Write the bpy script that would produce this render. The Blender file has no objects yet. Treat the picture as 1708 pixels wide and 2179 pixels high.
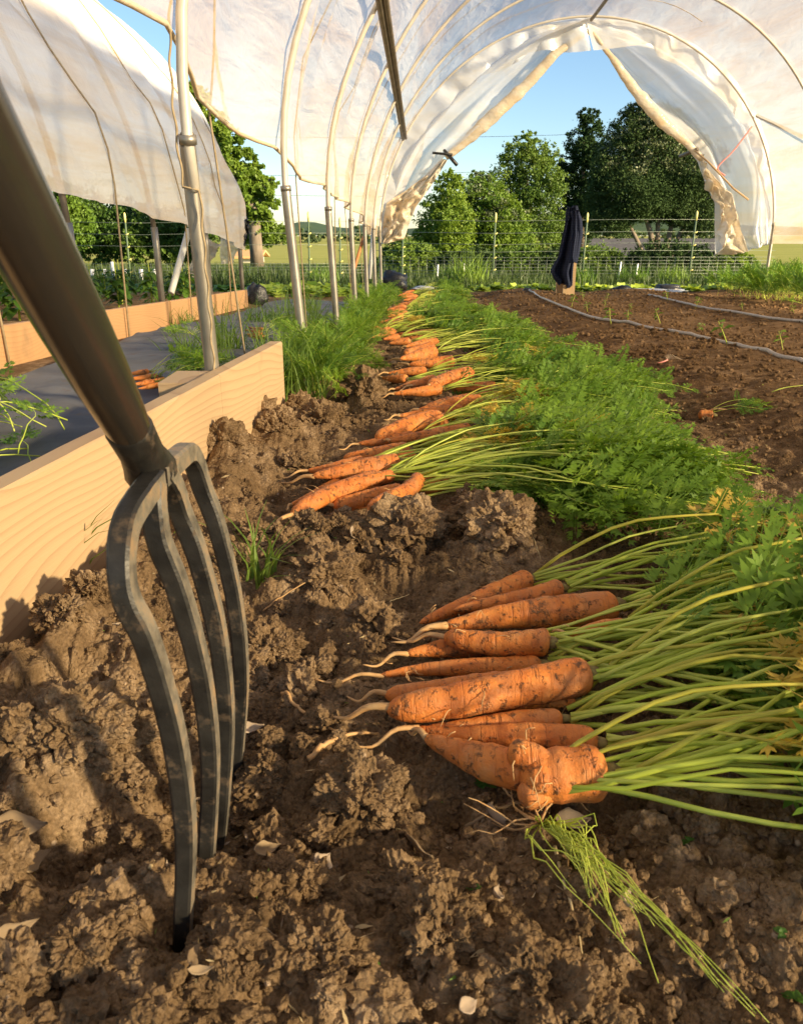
import bpy, math, random
import numpy as np
from mathutils import Vector, Matrix, noise as mnoise
R = math.radians
rng = np.random.default_rng(7)
random.seed(7)
SC = bpy.context.scene
COL = SC.collection

# ------------------------------------------------------------------ camera, sky, sun, exposure
FPX, CX, CY = 1680.0, 854.0, 1089.0            # focal length and centre in units of a 1708 px wide picture
PITCH = math.atan((CY - 490.0) / FPX)
CP, SP = math.cos(PITCH), math.sin(PITCH)
CAMZ = 0.46
cam = bpy.data.cameras.new('camera'); camo = bpy.data.objects.new('camera', cam); COL.objects.link(camo)
camo.location = (0, 0, CAMZ); camo.rotation_euler = (math.pi/2 - PITCH, 0, 0)
cam.sensor_fit = 'HORIZONTAL'; cam.sensor_width = 36; cam.lens = 36 * FPX / 1708.0
cam.clip_start = 0.01; cam.clip_end = 6000
cam.dof.use_dof = True; cam.dof.focus_distance = 1.5; cam.dof.aperture_fstop = 26
SC.camera = camo
SUN_EL, SUN_AZ = R(18), R(120)                  # azimuth clockwise from +Y
sun = bpy.data.lights.new('sun', 'SUN'); suno = bpy.data.objects.new('sun', sun); COL.objects.link(suno)
sun.energy = 5.0; sun.angle = R(3); sun.color = (1.0, 0.79, 0.48)
sd = Vector((math.sin(SUN_AZ)*math.cos(SUN_EL), math.cos(SUN_AZ)*math.cos(SUN_EL), math.sin(SUN_EL)))
suno.rotation_euler = sd.to_track_quat('Z', 'Y').to_euler(); suno.location = sd * 20
W = bpy.data.worlds.new('World'); SC.world = W; W.use_nodes = True
wn = W.node_tree.nodes; wl = W.node_tree.links
sky = wn.new('ShaderNodeTexSky'); sky.sky_type = 'NISHITA'; sky.sun_disc = False
sky.sun_elevation = SUN_EL; sky.sun_rotation = SUN_AZ; sky.air_density = 1.0; sky.dust_density = 0.15; sky.ozone_density = 3.0
wl.new(sky.outputs[0], wn['Background'].inputs[0]); wn['Background'].inputs[1].default_value = 0.060
SC.view_settings.view_transform = 'Standard'; SC.view_settings.look = 'None'
SC.view_settings.exposure = 1.8; SC.view_settings.gamma = 1
SC.render.engine = 'CYCLES'
SC.cycles.use_denoising = True
SC.cycles.max_bounces = 8; SC.cycles.diffuse_bounces = 4; SC.cycles.transparent_max_bounces = 16
SC.cycles.transmission_bounces = 6; SC.cycles.glossy_bounces = 3
SC.cycles.sample_clamp_indirect = 6

# ------------------------------------------------------------------ layout helpers
def ray(x, y):
    u, v = x - CX, y - CY
    return u, FPX*CP - v*SP, -FPX*SP - v*CP
def atY(x, y, Y):
    d = ray(x, y); t = Y/d[1]; return Vector((d[0]*t, Y, CAMZ + d[2]*t))
def atX(x, y, X):
    d = ray(x, y); t = X/d[0]; return Vector((X, d[1]*t, CAMZ + d[2]*t))
def atZ(x, y, z):
    d = ray(x, y); t = (z - CAMZ)/d[2]; return Vector((d[0]*t, d[1]*t, z))
def pxm(x, y, Y):                                # metres per picture unit at distance Y
    return Y/ray(x, y)[1]
def gz(Y):
    Y = np.asarray(Y, float)
    a = -.02*Y - .0004*Y*Y
    b = -.56 - .029*(Y-20)
    c = -2.3 - .002*(Y-80)
    z = np.where(Y < 20, np.where(Y < 0, -.02*Y, a), np.where(Y < 80, b, c))
    return z
def onG(x, y, dz=0.0):
    z = 0.0
    for _ in range(25):
        p = atZ(x, y, z); z = 0.5*z + 0.5*(float(gz(p.y)) + dz)
    return atZ(x, y, z)

# ------------------------------------------------------------------ noise (numpy)
def hsh(ix, iy, s):
    h = (ix.astype(np.int64)*374761393 + iy.astype(np.int64)*668265263 + s*1442695041) & 0xffffffff
    h = ((h ^ (h >> 13))*1274126177) & 0xffffffff
    h = ((h ^ (h >> 15))*2246822519) & 0xffffffff
    return ((h ^ (h >> 16)) & 0xffffff) / float(0x1000000)
def vn(x, y, s=0):
    ix, iy = np.floor(x), np.floor(y); fx, fy = x-ix, y-iy
    ux, uy = fx*fx*fx*(fx*(fx*6-15)+10), fy*fy*fy*(fy*(fy*6-15)+10)
    a, b, c, d = hsh(ix, iy, s), hsh(ix+1, iy, s), hsh(ix, iy+1, s), hsh(ix+1, iy+1, s)
    return (a + (b-a)*ux + (c-a)*uy + (a-b-c+d)*ux*uy)*2 - 1
def fbm(x, y, o=4, s=0, g=.5):
    r = 0; a = 1.0
    for k in range(o):
        r = r + a*vn(x*2**k + 17.3*k, y*2**k - 9.1*k, s+k); a *= g
    return r
def domes(x, y, s=0):
    ix, iy = np.floor(x), np.floor(y); r = np.zeros_like(x)
    for dx in (-1, 0, 1):
        for dy in (-1, 0, 1):
            jx, jy = ix+dx, iy+dy
            px = jx + .1 + .8*hsh(jx, jy, s); py = jy + .1 + .8*hsh(jx, jy, s+1)
            rad = .3 + .5*hsh(jx, jy, s+2)
            q = rad*rad - (x-px)**2 - (y-py)**2
            r = np.maximum(r, np.maximum(q, 0)**.75 * rad**-.5 * (.5+.8*hsh(jx, jy, s+3)))
    return r
def sst(x, a, b):
    t = np.clip((x-a)/(b-a), 0, 1); return t*t*(3-2*t)

# ------------------------------------------------------------------ object helpers
def thing(name, label, cat, loc=(0, 0, 0), group=None):
    o = bpy.data.objects.new(name, None); COL.objects.link(o); o.location = loc; o.empty_display_size = .05
    o['label'] = label; o['category'] = cat
    if group: o['group'] = group
    return o
def tag(o, label=None, cat=None, group=None, kind=None):
    if label: o['label'] = label
    if cat: o['category'] = cat
    if group: o['group'] = group
    if kind: o['kind'] = kind
    return o
def link(name, me, parent=None):
    o = bpy.data.objects.new(name, me); COL.objects.link(o)
    if parent is not None: o.parent = parent
    return o
def qmesh(name, q, mats, midx=None, smooth=False):
    """q: (N,k,3) separate polygons"""
    q = np.asarray(q, np.float32); n, k = q.shape[:2]
    me = bpy.data.meshes.new(name)
    me.vertices.add(n*k); me.vertices.foreach_set('co', q.reshape(-1))
    me.loops.add(n*k); me.loops.foreach_set('vertex_index', np.arange(n*k, dtype=np.int32))
    me.polygons.add(n); me.polygons.foreach_set('loop_start', np.arange(0, n*k, k, dtype=np.int32))
    me.polygons.foreach_set('loop_total', np.full(n, k, np.int32))
    for m in (mats if isinstance(mats, (list, tuple)) else [mats]): me.materials.append(m)
    if midx is not None: me.polygons.foreach_set('material_index', np.asarray(midx, np.int32))
    if smooth: me.polygons.foreach_set('use_smooth', np.ones(n, bool))
    me.update(calc_edges=True); return me
def gridmesh(name, P, mat, smooth=True, closed=False):
    """P: (nu,nv,3) grid"""
    P = np.asarray(P, np.float32); nu, nv = P.shape[:2]
    me = bpy.data.meshes.new(name)
    me.vertices.add(nu*nv); me.vertices.foreach_set('co', P.reshape(-1))
    i = np.arange(nu*nv).reshape(nu, nv)
    if closed: i = np.concatenate([i, i[:, :1]], 1)
    f = np.stack([i[:-1, :-1], i[1:, :-1], i[1:, 1:], i[:-1, 1:]], -1).reshape(-1, 4).astype(np.int32)
    n = len(f)
    me.loops.add(n*4); me.loops.foreach_set('vertex_index', f.reshape(-1))
    me.polygons.add(n); me.polygons.foreach_set('loop_start', np.arange(0, n*4, 4, dtype=np.int32))
    me.polygons.foreach_set('loop_total', np.full(n, 4, np.int32))
    if smooth: me.polygons.foreach_set('use_smooth', np.ones(n, bool))
    me.materials.append(mat); me.update(calc_edges=True); return me
class MB:
    def __init__(s): s.v = []; s.f = []; s.m = []; s.sm = []
    def add(s, vs, fs, m=0, smooth=False):
        o = len(s.v); s.v += [tuple(v) for v in vs]
        for f in fs: s.f.append([i+o for i in f]); s.m.append(m); s.sm.append(smooth)
    def box(s, x0, x1, y0, y1, z0, z1, m=0):
        s.add([(x0,y0,z0),(x1,y0,z0),(x1,y1,z0),(x0,y1,z0),(x0,y0,z1),(x1,y0,z1),(x1,y1,z1),(x0,y1,z1)],
              [(0,3,2,1),(4,5,6,7),(0,1,5,4),(1,2,6,5),(2,3,7,6),(3,0,4,7)], m)
    def tube(s, pts, rad, n=8, m=0, cap=True, flat=None):
        """flat: (vector, ratio) squashes the section along the vector"""
        pts = [Vector(p) for p in pts]; N = len(pts)
        if not hasattr(rad, '__len__'): rad = [rad]*N
        t0 = (pts[1]-pts[0]).normalized()
        up = Vector((0, 0, 1)) if abs(t0.z) < .9 else Vector((0, 1, 0))
        a = t0.cross(up).normalized(); vs = []; fs = []
        for i, p in enumerate(pts):
            t = (pts[min(i+1, N-1)] - pts[max(i-1, 0)]).normalized()
            a = (a - t*a.dot(t)).normalized(); b = t.cross(a)
            for k in range(n):
                an = 2*math.pi*k/n; d = a*math.cos(an) + b*math.sin(an)
                if flat is not None:
                    fv = flat[0]; d = d - fv*d.dot(fv)*(1-flat[1])
                vs.append(p + d*rad[i])
        for i in range(N-1):
            for k in range(n):
                fs.append((i*n+k, i*n+(k+1) % n, (i+1)*n+(k+1) % n, (i+1)*n+k))
        if cap: fs += [tuple(range(n-1, -1, -1)), tuple(range((N-1)*n, N*n))]
        s.add(vs, fs, m, True)
    def mesh(s, name, mats):
        me = bpy.data.meshes.new(name); me.from_pydata(s.v, [], s.f)
        for m in (mats if isinstance(mats, (list, tuple)) else [mats]): me.materials.append(m)
        me.polygons.foreach_set('material_index', np.array(s.m, np.int32))
        me.polygons.foreach_set('use_smooth', np.array(s.sm, bool)); me.update(); return me
    def build(s, name, mats, parent=None):
        o = link(name, s.mesh(name, mats), parent)
        return o
def smooth_path(pts, n):
    """Catmull-Rom through pts"""
    P = [Vector(p) for p in pts]; P = [P[0]*2-P[1]] + P + [P[-1]*2-P[-2]]; out = []
    segs = len(P)-3
    for i in range(n+1):
        u = i/n*segs; k = min(int(u), segs-1); f = u-k
        a, b, c, d = P[k:k+4]
        out.append(.5*((2*b) + (c-a)*f + (2*a-5*b+4*c-d)*f*f + (3*b-a-3*c+d)*f**3))
    return out

# ------------------------------------------------------------------ materials
class NT:
    def __init__(s, name):
        s.m = bpy.data.materials.new(name); s.m.use_nodes = True; s.t = s.m.node_tree
        s.b = s.t.nodes['Principled BSDF']; s.out = s.t.nodes['Material Output']
    def n(s, typ, **kw):
        x = s.t.nodes.new(typ)
        for k, v in kw.items():
            if k.startswith('i_'):
                x.inputs[k[2:].replace('_', ' ')].default_value = v
            else: setattr(x, k, v)
        return x
    def l(s, a, b): s.t.links.new(a, b)
    def coord(s, scale=(1, 1, 1), kind='Object', rot=(0, 0, 0)):
        c = s.n('ShaderNodeTexCoord'); mp = s.n('ShaderNodeMapping'); s.l(c.outputs[kind], mp.inputs[0])
        mp.inputs['Scale'].default_value = scale; mp.inputs['Rotation'].default_value = rot; return mp.outputs[0]
    def noise(s, co, scale, detail=4, rough=.55, dist=0):
        x = s.n('ShaderNodeTexNoise'); x.inputs['Scale'].default_value = scale; x.inputs['Detail'].default_value = detail
        x.inputs['Roughness'].default_value = rough; x.inputs['Distortion'].default_value = dist
        s.l(co, x.inputs['Vector']); return x.outputs['Fac']
    def ramp(s, fac, stops):
        x = s.n('ShaderNodeValToRGB'); e = x.color_ramp.elements
        while len(e) < len(stops): e.new(.5)
        for k, (p, c) in enumerate(stops): e[k].position = p; e[k].color = (*c, 1) if len(c) == 3 else c
        s.l(fac, x.inputs[0]); return x.outputs[0]
    def mix(s, fac, a, b, typ='MIX'):
        x = s.n('ShaderNodeMix'); x.data_type = 'RGBA'; x.blend_type = typ
        for sock, v in ((x.inputs[0], fac), (x.inputs[6], a), (x.inputs[7], b)):
            if hasattr(v, 'links') or hasattr(v, 'is_linked'): s.l(v, sock)
            else: sock.default_value = v if isinstance(v, (int, float)) else ((*v, 1) if len(v) == 3 else v)
        return x.outputs[2]
    def rng(s, v, a, b, c=0, d=1):
        x = s.n('ShaderNodeMapRange'); x.clamp = True
        for k, q in zip(('From Min', 'From Max', 'To Min', 'To Max'), (a, b, c, d)): x.inputs[k].default_value = q
        s.l(v, x.inputs[0]); return x.outputs[0]
    def math(s, op, a, b=0):
        x = s.n('ShaderNodeMath'); x.operation = op
        for k, v in ((0, a), (1, b)):
            if hasattr(v, 'is_linked'): s.l(v, x.inputs[k])
            else: x.inputs[k].default_value = v
        return x.outputs[0]
    def bump(s, h, strength=.5, dist=.01, normal=None):
        x = s.n('ShaderNodeBump'); x.inputs['Strength'].default_value = strength; x.inputs['Distance'].default_value = dist
        s.l(h, x.inputs['Height'])
        if normal is not None: s.l(normal, x.inputs['Normal'])
        return x.outputs[0]
    def base(s, col, rough=.6, metal=0, normal=None, spec=.5):
        if hasattr(col, 'is_linked'): s.l(col, s.b.inputs['Base Color'])
        else: s.b.inputs['Base Color'].default_value = (*col, 1)
        if hasattr(rough, 'is_linked'): s.l(rough, s.b.inputs['Roughness'])
        else: s.b.inputs['Roughness'].default_value = rough
        s.b.inputs['Metallic'].default_value = metal; s.b.inputs['Specular IOR Level'].default_value = spec
        if normal is not None: s.l(normal, s.b.inputs['Normal'])
        return s.m
def simple(name, c1, c2, scale=8, rough=.6, metal=0, bump=.2, bd=.003, stretch=(1, 1, 1), spec=.5):
    t = NT(name); co = t.coord(stretch); f = t.noise(co, scale, 5)
    return t.base(t.ramp(f, [(.3, c1), (.7, c2)]), rough, metal, t.bump(t.noise(co, scale*3, 4), bump, bd), spec)
def leafmat(name, c1, c2, trans=.35, rough=.5, scale=6, spec=.3):
    t = NT(name); oi = t.n('ShaderNodeObjectInfo'); co = t.coord()
    f = t.math('ADD', t.math('MULTIPLY', t.noise(co, scale, 3), .7), t.math('MULTIPLY', oi.outputs['Random'], .3))
    c = t.ramp(f, [(.3, c1), (.68, c2)])
    t.base(c, rough, 0, None, spec)
    tr = t.n('ShaderNodeBsdfTranslucent'); cc = t.mix(1.0, c, (1.25, 1.15, .55), 'MULTIPLY'); t.l(cc, tr.inputs[0])
    mx = t.n('ShaderNodeMixShader'); mx.inputs[0].default_value = trans
    t.l(t.b.outputs[0], mx.inputs[1]); t.l(tr.outputs[0], mx.inputs[2]); t.l(mx.outputs[0], t.out.inputs[0])
    return t.m

def soil_material():
    t = NT('soil'); co = t.coord()
    sep = t.n('ShaderNodeSeparateXYZ'); t.l(co, sep.inputs[0])
    big = t.noise(co, 5, 5, .6); mid = t.noise(co, 38, 5, .65); fine = t.noise(co, 260, 3, .7)
    c = t.ramp(t.math('ADD', t.math('MULTIPLY', big, .5), t.math('MULTIPLY', mid, .5)),
               [(.32, (.088, .056, .030)), (.5, (.190, .126, .070)), (.66, (.37, .265, .165))])
    c = t.mix(t.rng(fine, .35, .7), t.mix(1.0, c, (.72, .70, .66), 'MULTIPLY'), t.mix(1.0, c, (1.3, 1.28, 1.25), 'MULTIPLY'))
    vo = t.n('ShaderNodeTexVoronoi'); vo.inputs['Scale'].default_value = 75; t.l(co, vo.inputs['Vector'])
    sp = t.math('MULTIPLY', t.rng(vo.outputs['Distance'], .20, .12), t.rng(t.noise(co, 30, 2), .60, .66))
    c = t.mix(sp, c, (.42, .31, .21))
    # the raked beds right of the carrot row are tinted darker
    rk = t.math('MULTIPLY', t.rng(t.math('ADD', sep.outputs[0], t.math('MULTIPLY', t.noise(co, 4, 3), .25)), .85, 1.05), t.rng(sep.outputs[1], 1.2, 2.0))
    c = t.mix(rk, c, t.mix(1.0, c, (.80, .735, .68), 'MULTIPLY'))
    gx = t.noise(co, 1.2, 4); gf = t.noise(co, 9, 4, .7)
    grass = t.ramp(gf, [(.3, (.05, .075, .018)), (.7, (.13, .17, .045))])
    c = t.mix(t.rng(t.math('ADD', sep.outputs[1], t.math('MULTIPLY', gx, 1.0)), 10.2, 11.0), c, grass)
    field = t.ramp(t.noise(t.coord((.05, .6, 1)), 1.0, 5), [(.3, (.20, .22, .05)), (.7, (.34, .33, .10))])
    c = t.mix(t.rng(sep.outputs[1], 40, 60), c, field)
    v2 = t.n('ShaderNodeTexVoronoi'); v2.inputs['Scale'].default_value = 220; t.l(co, v2.inputs['Vector'])
    h = t.math('ADD', t.math('MULTIPLY', t.noise(co, 120, 4, .7), 1.0), t.math('MULTIPLY', v2.outputs['Distance'], -.6))
    return t.base(c, 1.0, 0, t.bump(h, .75, .006), .04)

def film_material(name, tint, stain, trans, scale=1.0, bs=.55):
    t = NT(name); co = t.coord((1, 1, 1))
    st = t.noise(t.coord((1.0, .35, 2.6)), 2.2*scale, 5, .6, .6)
    st2 = t.noise(t.coord((1.5, 1.2, .5)), 3.0*scale, 4, .6, .4)
    sep = t.n('ShaderNodeSeparateXYZ'); t.l(co, sep.inputs[0])
    low = t.math('MULTIPLY', t.rng(t.math('ADD', sep.outputs[2], t.math('MULTIPLY', st2, .9)), 1.0, 2.1, .32, 0), t.rng(sep.outputs[0], .3, 1.4, 1, 0))
    c = t.mix(t.math('ADD', t.rng(st, .42, .68), low), tint, stain)
    h = t.math('ADD', t.noise(t.coord((1, .5, 2.2)), 7*scale, 3, .5, .5), t.math('MULTIPLY', t.noise(t.coord((1.2, 2.2, 1)), 26*scale, 3, .5, .3), .22))
    nb = t.bump(h, bs, .035)
    d = t.n('ShaderNodeBsdfDiffuse'); t.l(c, d.inputs[0]); t.l(nb, d.inputs['Normal'])
    tr = t.n('ShaderNodeBsdfTranslucent'); t.l(c, tr.inputs[0]); t.l(nb, tr.inputs['Normal'])
    g = t.n('ShaderNodeBsdfGlossy'); g.inputs['Roughness'].default_value = .25; g.inputs[0].default_value = (1, 1, 1, 1); t.l(nb, g.inputs['Normal'])
    tp = t.n('ShaderNodeBsdfTransparent'); tp.inputs[0].default_value = (.95, .96, .97, 1)
    m1 = t.n('ShaderNodeMixShader'); m1.inputs[0].default_value = .27; t.l(d.outputs[0], m1.inputs[1]); t.l(tr.outputs[0], m1.inputs[2])
    m2 = t.n('ShaderNodeMixShader'); m2.inputs[0].default_value = .05; t.l(m1.outputs[0], m2.inputs[1]); t.l(g.outputs[0], m2.inputs[2])
    m3 = t.n('ShaderNodeMixShader'); m3.inputs[0].default_value = trans; t.l(m2.outputs[0], m3.inputs[1]); t.l(tp.outputs[0], m3.inputs[2])
    t.l(m3.outputs[0], t.out.inputs[0]); return t.m

def wood_material(name, c1, c2, c3):
    t = NT(name)
    co = t.coord((1, 1, 1))
    warp = t.noise(t.coord((1, .42, 1.6)), 2.6, 2, .4)
    sep = t.n('ShaderNodeSeparateXYZ'); t.l(co, sep.inputs[0])
    ph = t.math('ADD', t.math('MULTIPLY', warp, 15.0), t.math('MULTIPLY', sep.outputs[2], 62.0))
    w = t.math('POWER', t.math('FRACT', ph), 2.2)
    fib = t.noise(t.coord((40, 3, 160)), 1.6, 4, .6)
    c = t.mix(t.math('MULTIPLY', t.math('POWER', w, 1.6), .62), c1, c2)
    c = t.mix(t.math('MULTIPLY', fib, .30), c, c3)
    c = t.mix(t.rng(t.noise(co, 5, 4), .62, .8), c, (.30, .19, .10))
    return t.base(c, .72, 0, t.bump(t.math('ADD', fib, t.math('MULTIPLY', w, .5)), .25, .002), .25)

def carrot_material():
    t = NT('carrot_skin'); co = t.coord(); oi = t.n('ShaderNodeObjectInfo')
    off = t.n('ShaderNodeVectorMath'); off.operation = 'ADD'; t.l(co, off.inputs[0])
    cmb = t.n('ShaderNodeCombineXYZ'); t.l(t.math('MULTIPLY', oi.outputs['Random'], 7), cmb.inputs[0]); t.l(cmb.outputs[0], off.inputs[1]); co = off.outputs[0]
    c = t.ramp(t.noise(co, 40, 4), [(.3, (.56, .155, .025)), (.55, (.70, .235, .045)), (.75, (.74, .32, .085))])
    c = t.mix(t.math('MULTIPLY', oi.outputs['Random'], .35), c, (.45, .13, .04))
    dust = t.rng(t.noise(co, 24, 5, .7), .45, .75)
    c = t.mix(t.math('MULTIPLY', dust, .58), c, (.36, .21, .11))
    sm = t.math('MAXIMUM', t.rng(t.noise(co, 105, 3, .6), .57, .68, 0, .85), t.rng(t.noise(co, 38, 5, .75), .57, .67, 0, .9))
    cr = t.rng(t.noise(t.coord((150, 16, 16)), 1.0, 3, .6), .56, .70)
    c = t.mix(t.math('MULTIPLY', cr, .45), c, (.30, .10, .03))
    c = t.mix(sm, c, (.085, .048, .024))
    h = t.math('ADD', t.math('ADD', t.noise(co, 260, 3), t.math('MULTIPLY', cr, -1.2)), t.math('MULTIPLY', sm, 2.5))
    t.base(c, .55, 0, t.bump(h, .5, .0025), .3)
    t.b.inputs['Subsurface Weight'].default_value = .08; t.b.inputs['Subsurface Radius'].default_value = (.01, .004, .002); t.b.inputs['Subsurface Scale'].default_value = .4
    return t.m

def weave_material():
    t = NT('landscape_fabric'); co = t.coord()
    br = t.n('ShaderNodeTexWave'); br.inputs['Scale'].default_value = 90; t.l(co, br.inputs['Vector'])
    c = t.ramp(t.noise(co, 6, 5), [(.35, (.105, .103, .108)), (.7, (.19, .183, .178))])
    c = t.mix(t.rng(t.noise(co, 11, 5, .7), .58, .72), c, (.17, .115, .07))
    return t.base(c, .7, 0, t.bump(t.math('ADD', t.math('MULTIPLY', br.outputs['Fac'], .3), t.noise(co, 14, 4)), .5, .01), .3)

M = {}
M['soil'] = soil_material()
M['film'] = film_material('cover_film', (.92, .88, .83), (.86, .66, .44), .40)
M['film_l'] = film_material('neighbour_film', (.88, .87, .87), (.82, .67, .49), .10, .8)
M['curtain'] = film_material('curtain_film', (.86, .89, .95), (.88, .82, .72), .22, .8, .15)
M['curtain_edge'] = film_material('curtain_hem_film', (.88, .80, .66), (.84, .68, .46), .03, 1.5, .35)
M['galv'] = simple('galvanised_steel', (.27, .245, .205), (.40, .37, .315), 14, .40, .7, .1, .001)
M['galv_old'] = simple('weathered_steel', (.16, .13, .10), (.27, .23, .18), 14, .6, .4, .1, .001)
M['pipe'] = simple('pale_pipe', (.58, .53, .45), (.72, .67, .58), 14, .4, .15, .1, .001)
M['rope'] = simple('twine', (.30, .22, .12), (.46, .36, .22), 60, .9, 0, .4, .001)
M['wood'] = wood_material('pine_board', (.50, .345, .19), (.33, .19, .095), (.57, .42, .26))
M['wood_l'] = wood_material('orange_board', (.52, .30, .14), (.42, .21, .085), (.56, .34, .18))
M['stake'] = wood_material('stake_wood', (.52, .36, .20), (.40, .25, .12), (.58, .42, .26))
M['carrot'] = carrot_material()
M['crown'] = simple('carrot_crown', (.16, .10, .04), (.30, .26, .08), 200, .8, 0, .5, .001)
M['tail'] = simple('root_hair', (.50, .27, .10), (.62, .40, .18), 90, .7, 0, .3, .001)
M['leaf'] = leafmat('carrot_leaf', (.11, .215, .020), (.25, .40, .050), .42)
M['leaf_d'] = leafmat('carrot_leaf_deep', (.075, .175, .022), (.16, .30, .04), .40)
M['leaf_y'] = leafmat('carrot_leaf_yellow', (.42, .33, .05), (.62, .44, .08), .38)
M['stem'] = leafmat('carrot_stalk', (.52, .64, .075), (.70, .76, .17), .22, .4)
M['stem_y'] = leafmat('carrot_stalk_yellow', (.50, .50, .07), (.66, .55, .10), .22, .4)
M['fabric'] = weave_material()
M['black'] = simple('black_plastic', (.012, .012, .014), (.03, .03, .034), 20, .35, 0, .6, .01)
M['silver'] = simple('pale_plastic_sheet', (.42, .43, .45), (.6, .6, .6), 20, .4, 0, .6, .01)
M['fork'] = None
M['drip'] = simple('drip_hose', (.36, .33, .29), (.52, .47, .42), 60, .5, 0, .3, .001)
M['dry'] = leafmat('dry_leaf', (.25, .17, .095), (.42, .31, .19), .2, .8, 30)
M['dryp'] = leafmat('pale_dry_leaf', (.34, .255, .17), (.50, .39, .28), .2, .8, 30)
M['grass'] = leafmat('grass_blade', (.085, .17, .025), (.21, .31, .06), .4)
M['grass_d'] = leafmat('meadow_grass', (.026, .055, .012), (.075, .105, .028), .3, scale=.8)
M['straw'] = leafmat('straw', (.42, .31, .15), (.58, .46, .26), .2, .8, 20)
M['lettuce'] = leafmat('lettuce_leaf', (.30, .42, .05), (.50, .60, .12), .45)
M['pepper'] = leafmat('pepper_leaf', (.05, .13, .02), (.13, .25, .035), .35)
M['white'] = simple('white_paint', (.70, .70, .68), (.82, .82, .80), 20, .5)
M['wire'] = simple('fence_wire', (.16, .19, .15), (.28, .31, .26), 3, .5, .3)
M['tpost'] = simple('green_post', (.05, .085, .045), (.09, .13, .07), 10, .6)
M['yellow'] = simple('yellow_insulator', (.50, .45, .12), (.60, .56, .22), 10, .5)
M['bark'] = simple('bark', (.09, .068, .05), (.19, .155, .12), 6, .9, 0, .6, .02, (1, 1, .3))
M['orange'] = simple('orange_handle', (.50, .17, .04), (.60, .24, .07), 12, .5)
M['pink'] = simple('pink_string', (.75, .25, .22), (.82, .35, .30), 40, .7)
M['roof'] = simple('dark_shingle', (.045, .043, .045), (.085, .08, .08), 4, .85)
M['brick'] = simple('brown_wall', (.10, .065, .05), (.16, .10, .075), 3, .85)
M['cream'] = simple('pale_wall', (.55, .52, .46), (.66, .62, .56), 3, .8)
M['glass'] = simple('dark_glass', (.02, .025, .03), (.04, .045, .05), 3, .1)

def iron_material():
    t = NT('forged_iron'); co = t.coord()
    c = t.ramp(t.noise(co, 30, 5), [(.35, (.018, .017, .016)), (.65, (.048, .045, .040))])
    sm = t.rng(t.noise(co, 46, 5, .7), .56, .68)
    c = t.mix(t.math('MULTIPLY', sm, .5), c, (.20, .135, .08))
    return t.base(c, t.rng(sm, 0, 1, .42, .85), .35, t.bump(t.noise(co, 120, 4), .35, .002), .3)
M['iron'] = iron_material()
def lit_worn_material():  # iron with wear and soil, plus light from the right in its colour
    t = NT('lit_worn_soiled_iron'); co = t.coord()
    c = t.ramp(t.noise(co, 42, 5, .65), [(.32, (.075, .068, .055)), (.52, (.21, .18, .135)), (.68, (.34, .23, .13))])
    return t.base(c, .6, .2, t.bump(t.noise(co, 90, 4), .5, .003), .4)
M['lit_worn'] = lit_worn_material()
def handle_material():
    t = NT('fork_shaft'); co = t.coord((1, .3, .3))
    c = t.ramp(t.noise(co, 30, 5), [(.3, (.075, .066, .056)), (.7, (.125, .110, .092))])
    c = t.mix(t.math('MULTIPLY', t.rng(t.noise(t.coord(), 40, 5, .7), .55, .75), .16), c, (.24, .17, .11))
    return t.base(c, .25, .75, t.bump(t.noise(co, 90, 3), .15, .001))
M['shaft'] = handle_material()

# ------------------------------------------------------------------ the two tunnels: shared dimensions
HY = [1.76 + 1.2*k for k in range(-3, 7)]         # hoops along the house
YEND = HY[-1]
def wallX(Y): return -.44 + .0235*Y
RAD = 2.1
def zc(Y): return .35 + .02*(YEND - Y)
def bulge(Y, z): return -.060*np.exp(-((z-.95)/.48)**2)*np.clip((6.5-Y)/3.5, .1, 1)
def hoop_pt(Y, ang, out=0.0):
    """ang 0 = left foot of the arc, pi = right foot"""
    r = RAD + out; x = wallX(Y) + RAD - r*math.cos(ang); z = zc(Y) + r*math.sin(ang)
    if ang < math.pi/2: x += float(bulge(Y, z))
    return Vector((x, Y, z))

# ------------------------------------------------------------------ carrots, as read from the photograph: tip x,y, crown x,y, width, lift, taper, tail (dx,dy)
# shape: 0 blunt cylinder, 1 tapering, 2 stout
NEAR = [
 (893,1328,1126,1232,46,.000,1,None,'dull orange slender carrot at the far edge of the nearest bunch'),
 (965,1300,1195,1252,44,.012,1,None,'thin pale carrot lying behind the big straight carrot of the nearest bunch'),
 (940,1332,1312,1287,72,.014,1,(-108,34),'long straight carrot with a dark soil smear near its tip, upper part of nearest bunch'),
 (1205,1351,1330,1333,38,.034,1,(-70,-14),'smallest carrot lying just below the long straight one'),
 (862,1392,1060,1368,52,.000,1,(-90,22),'dusky carrot mostly hidden behind a blunt bright carrot'),
 (944,1356,1170,1367,60,.018,0,(-110,0),'blunt bright carrot above the long thin forked-root carrot'),
 (806,1440,1152,1413,44,.004,1,(-140,4),'long slim carrot with two stringy roots at its tip'),
 (818,1478,1120,1458,60,.010,0,(-80,4),'dirty carrot tucked behind the largest carrot'),
 (822,1508,1254,1432,84,.022,0,(-128,12),'largest carrot of the nearest bunch with three brown soil patches'),
 (1060,1508,1222,1488,44,.010,0,None,'short dark carrot underneath the largest carrot'),
 (905,1546,1196,1530,46,.014,1,None,'dusty carrot showing only its top edge below the largest carrot'),
 (880,1548,1272,1582,64,.012,1,(-130,40),'long dusty carrot running behind the forked carrot'),
 (902,1568,1130,1650,84,.010,1,(-40,-28),'fat carrot with a curled root tip and black blemishes in front'),
]
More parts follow.
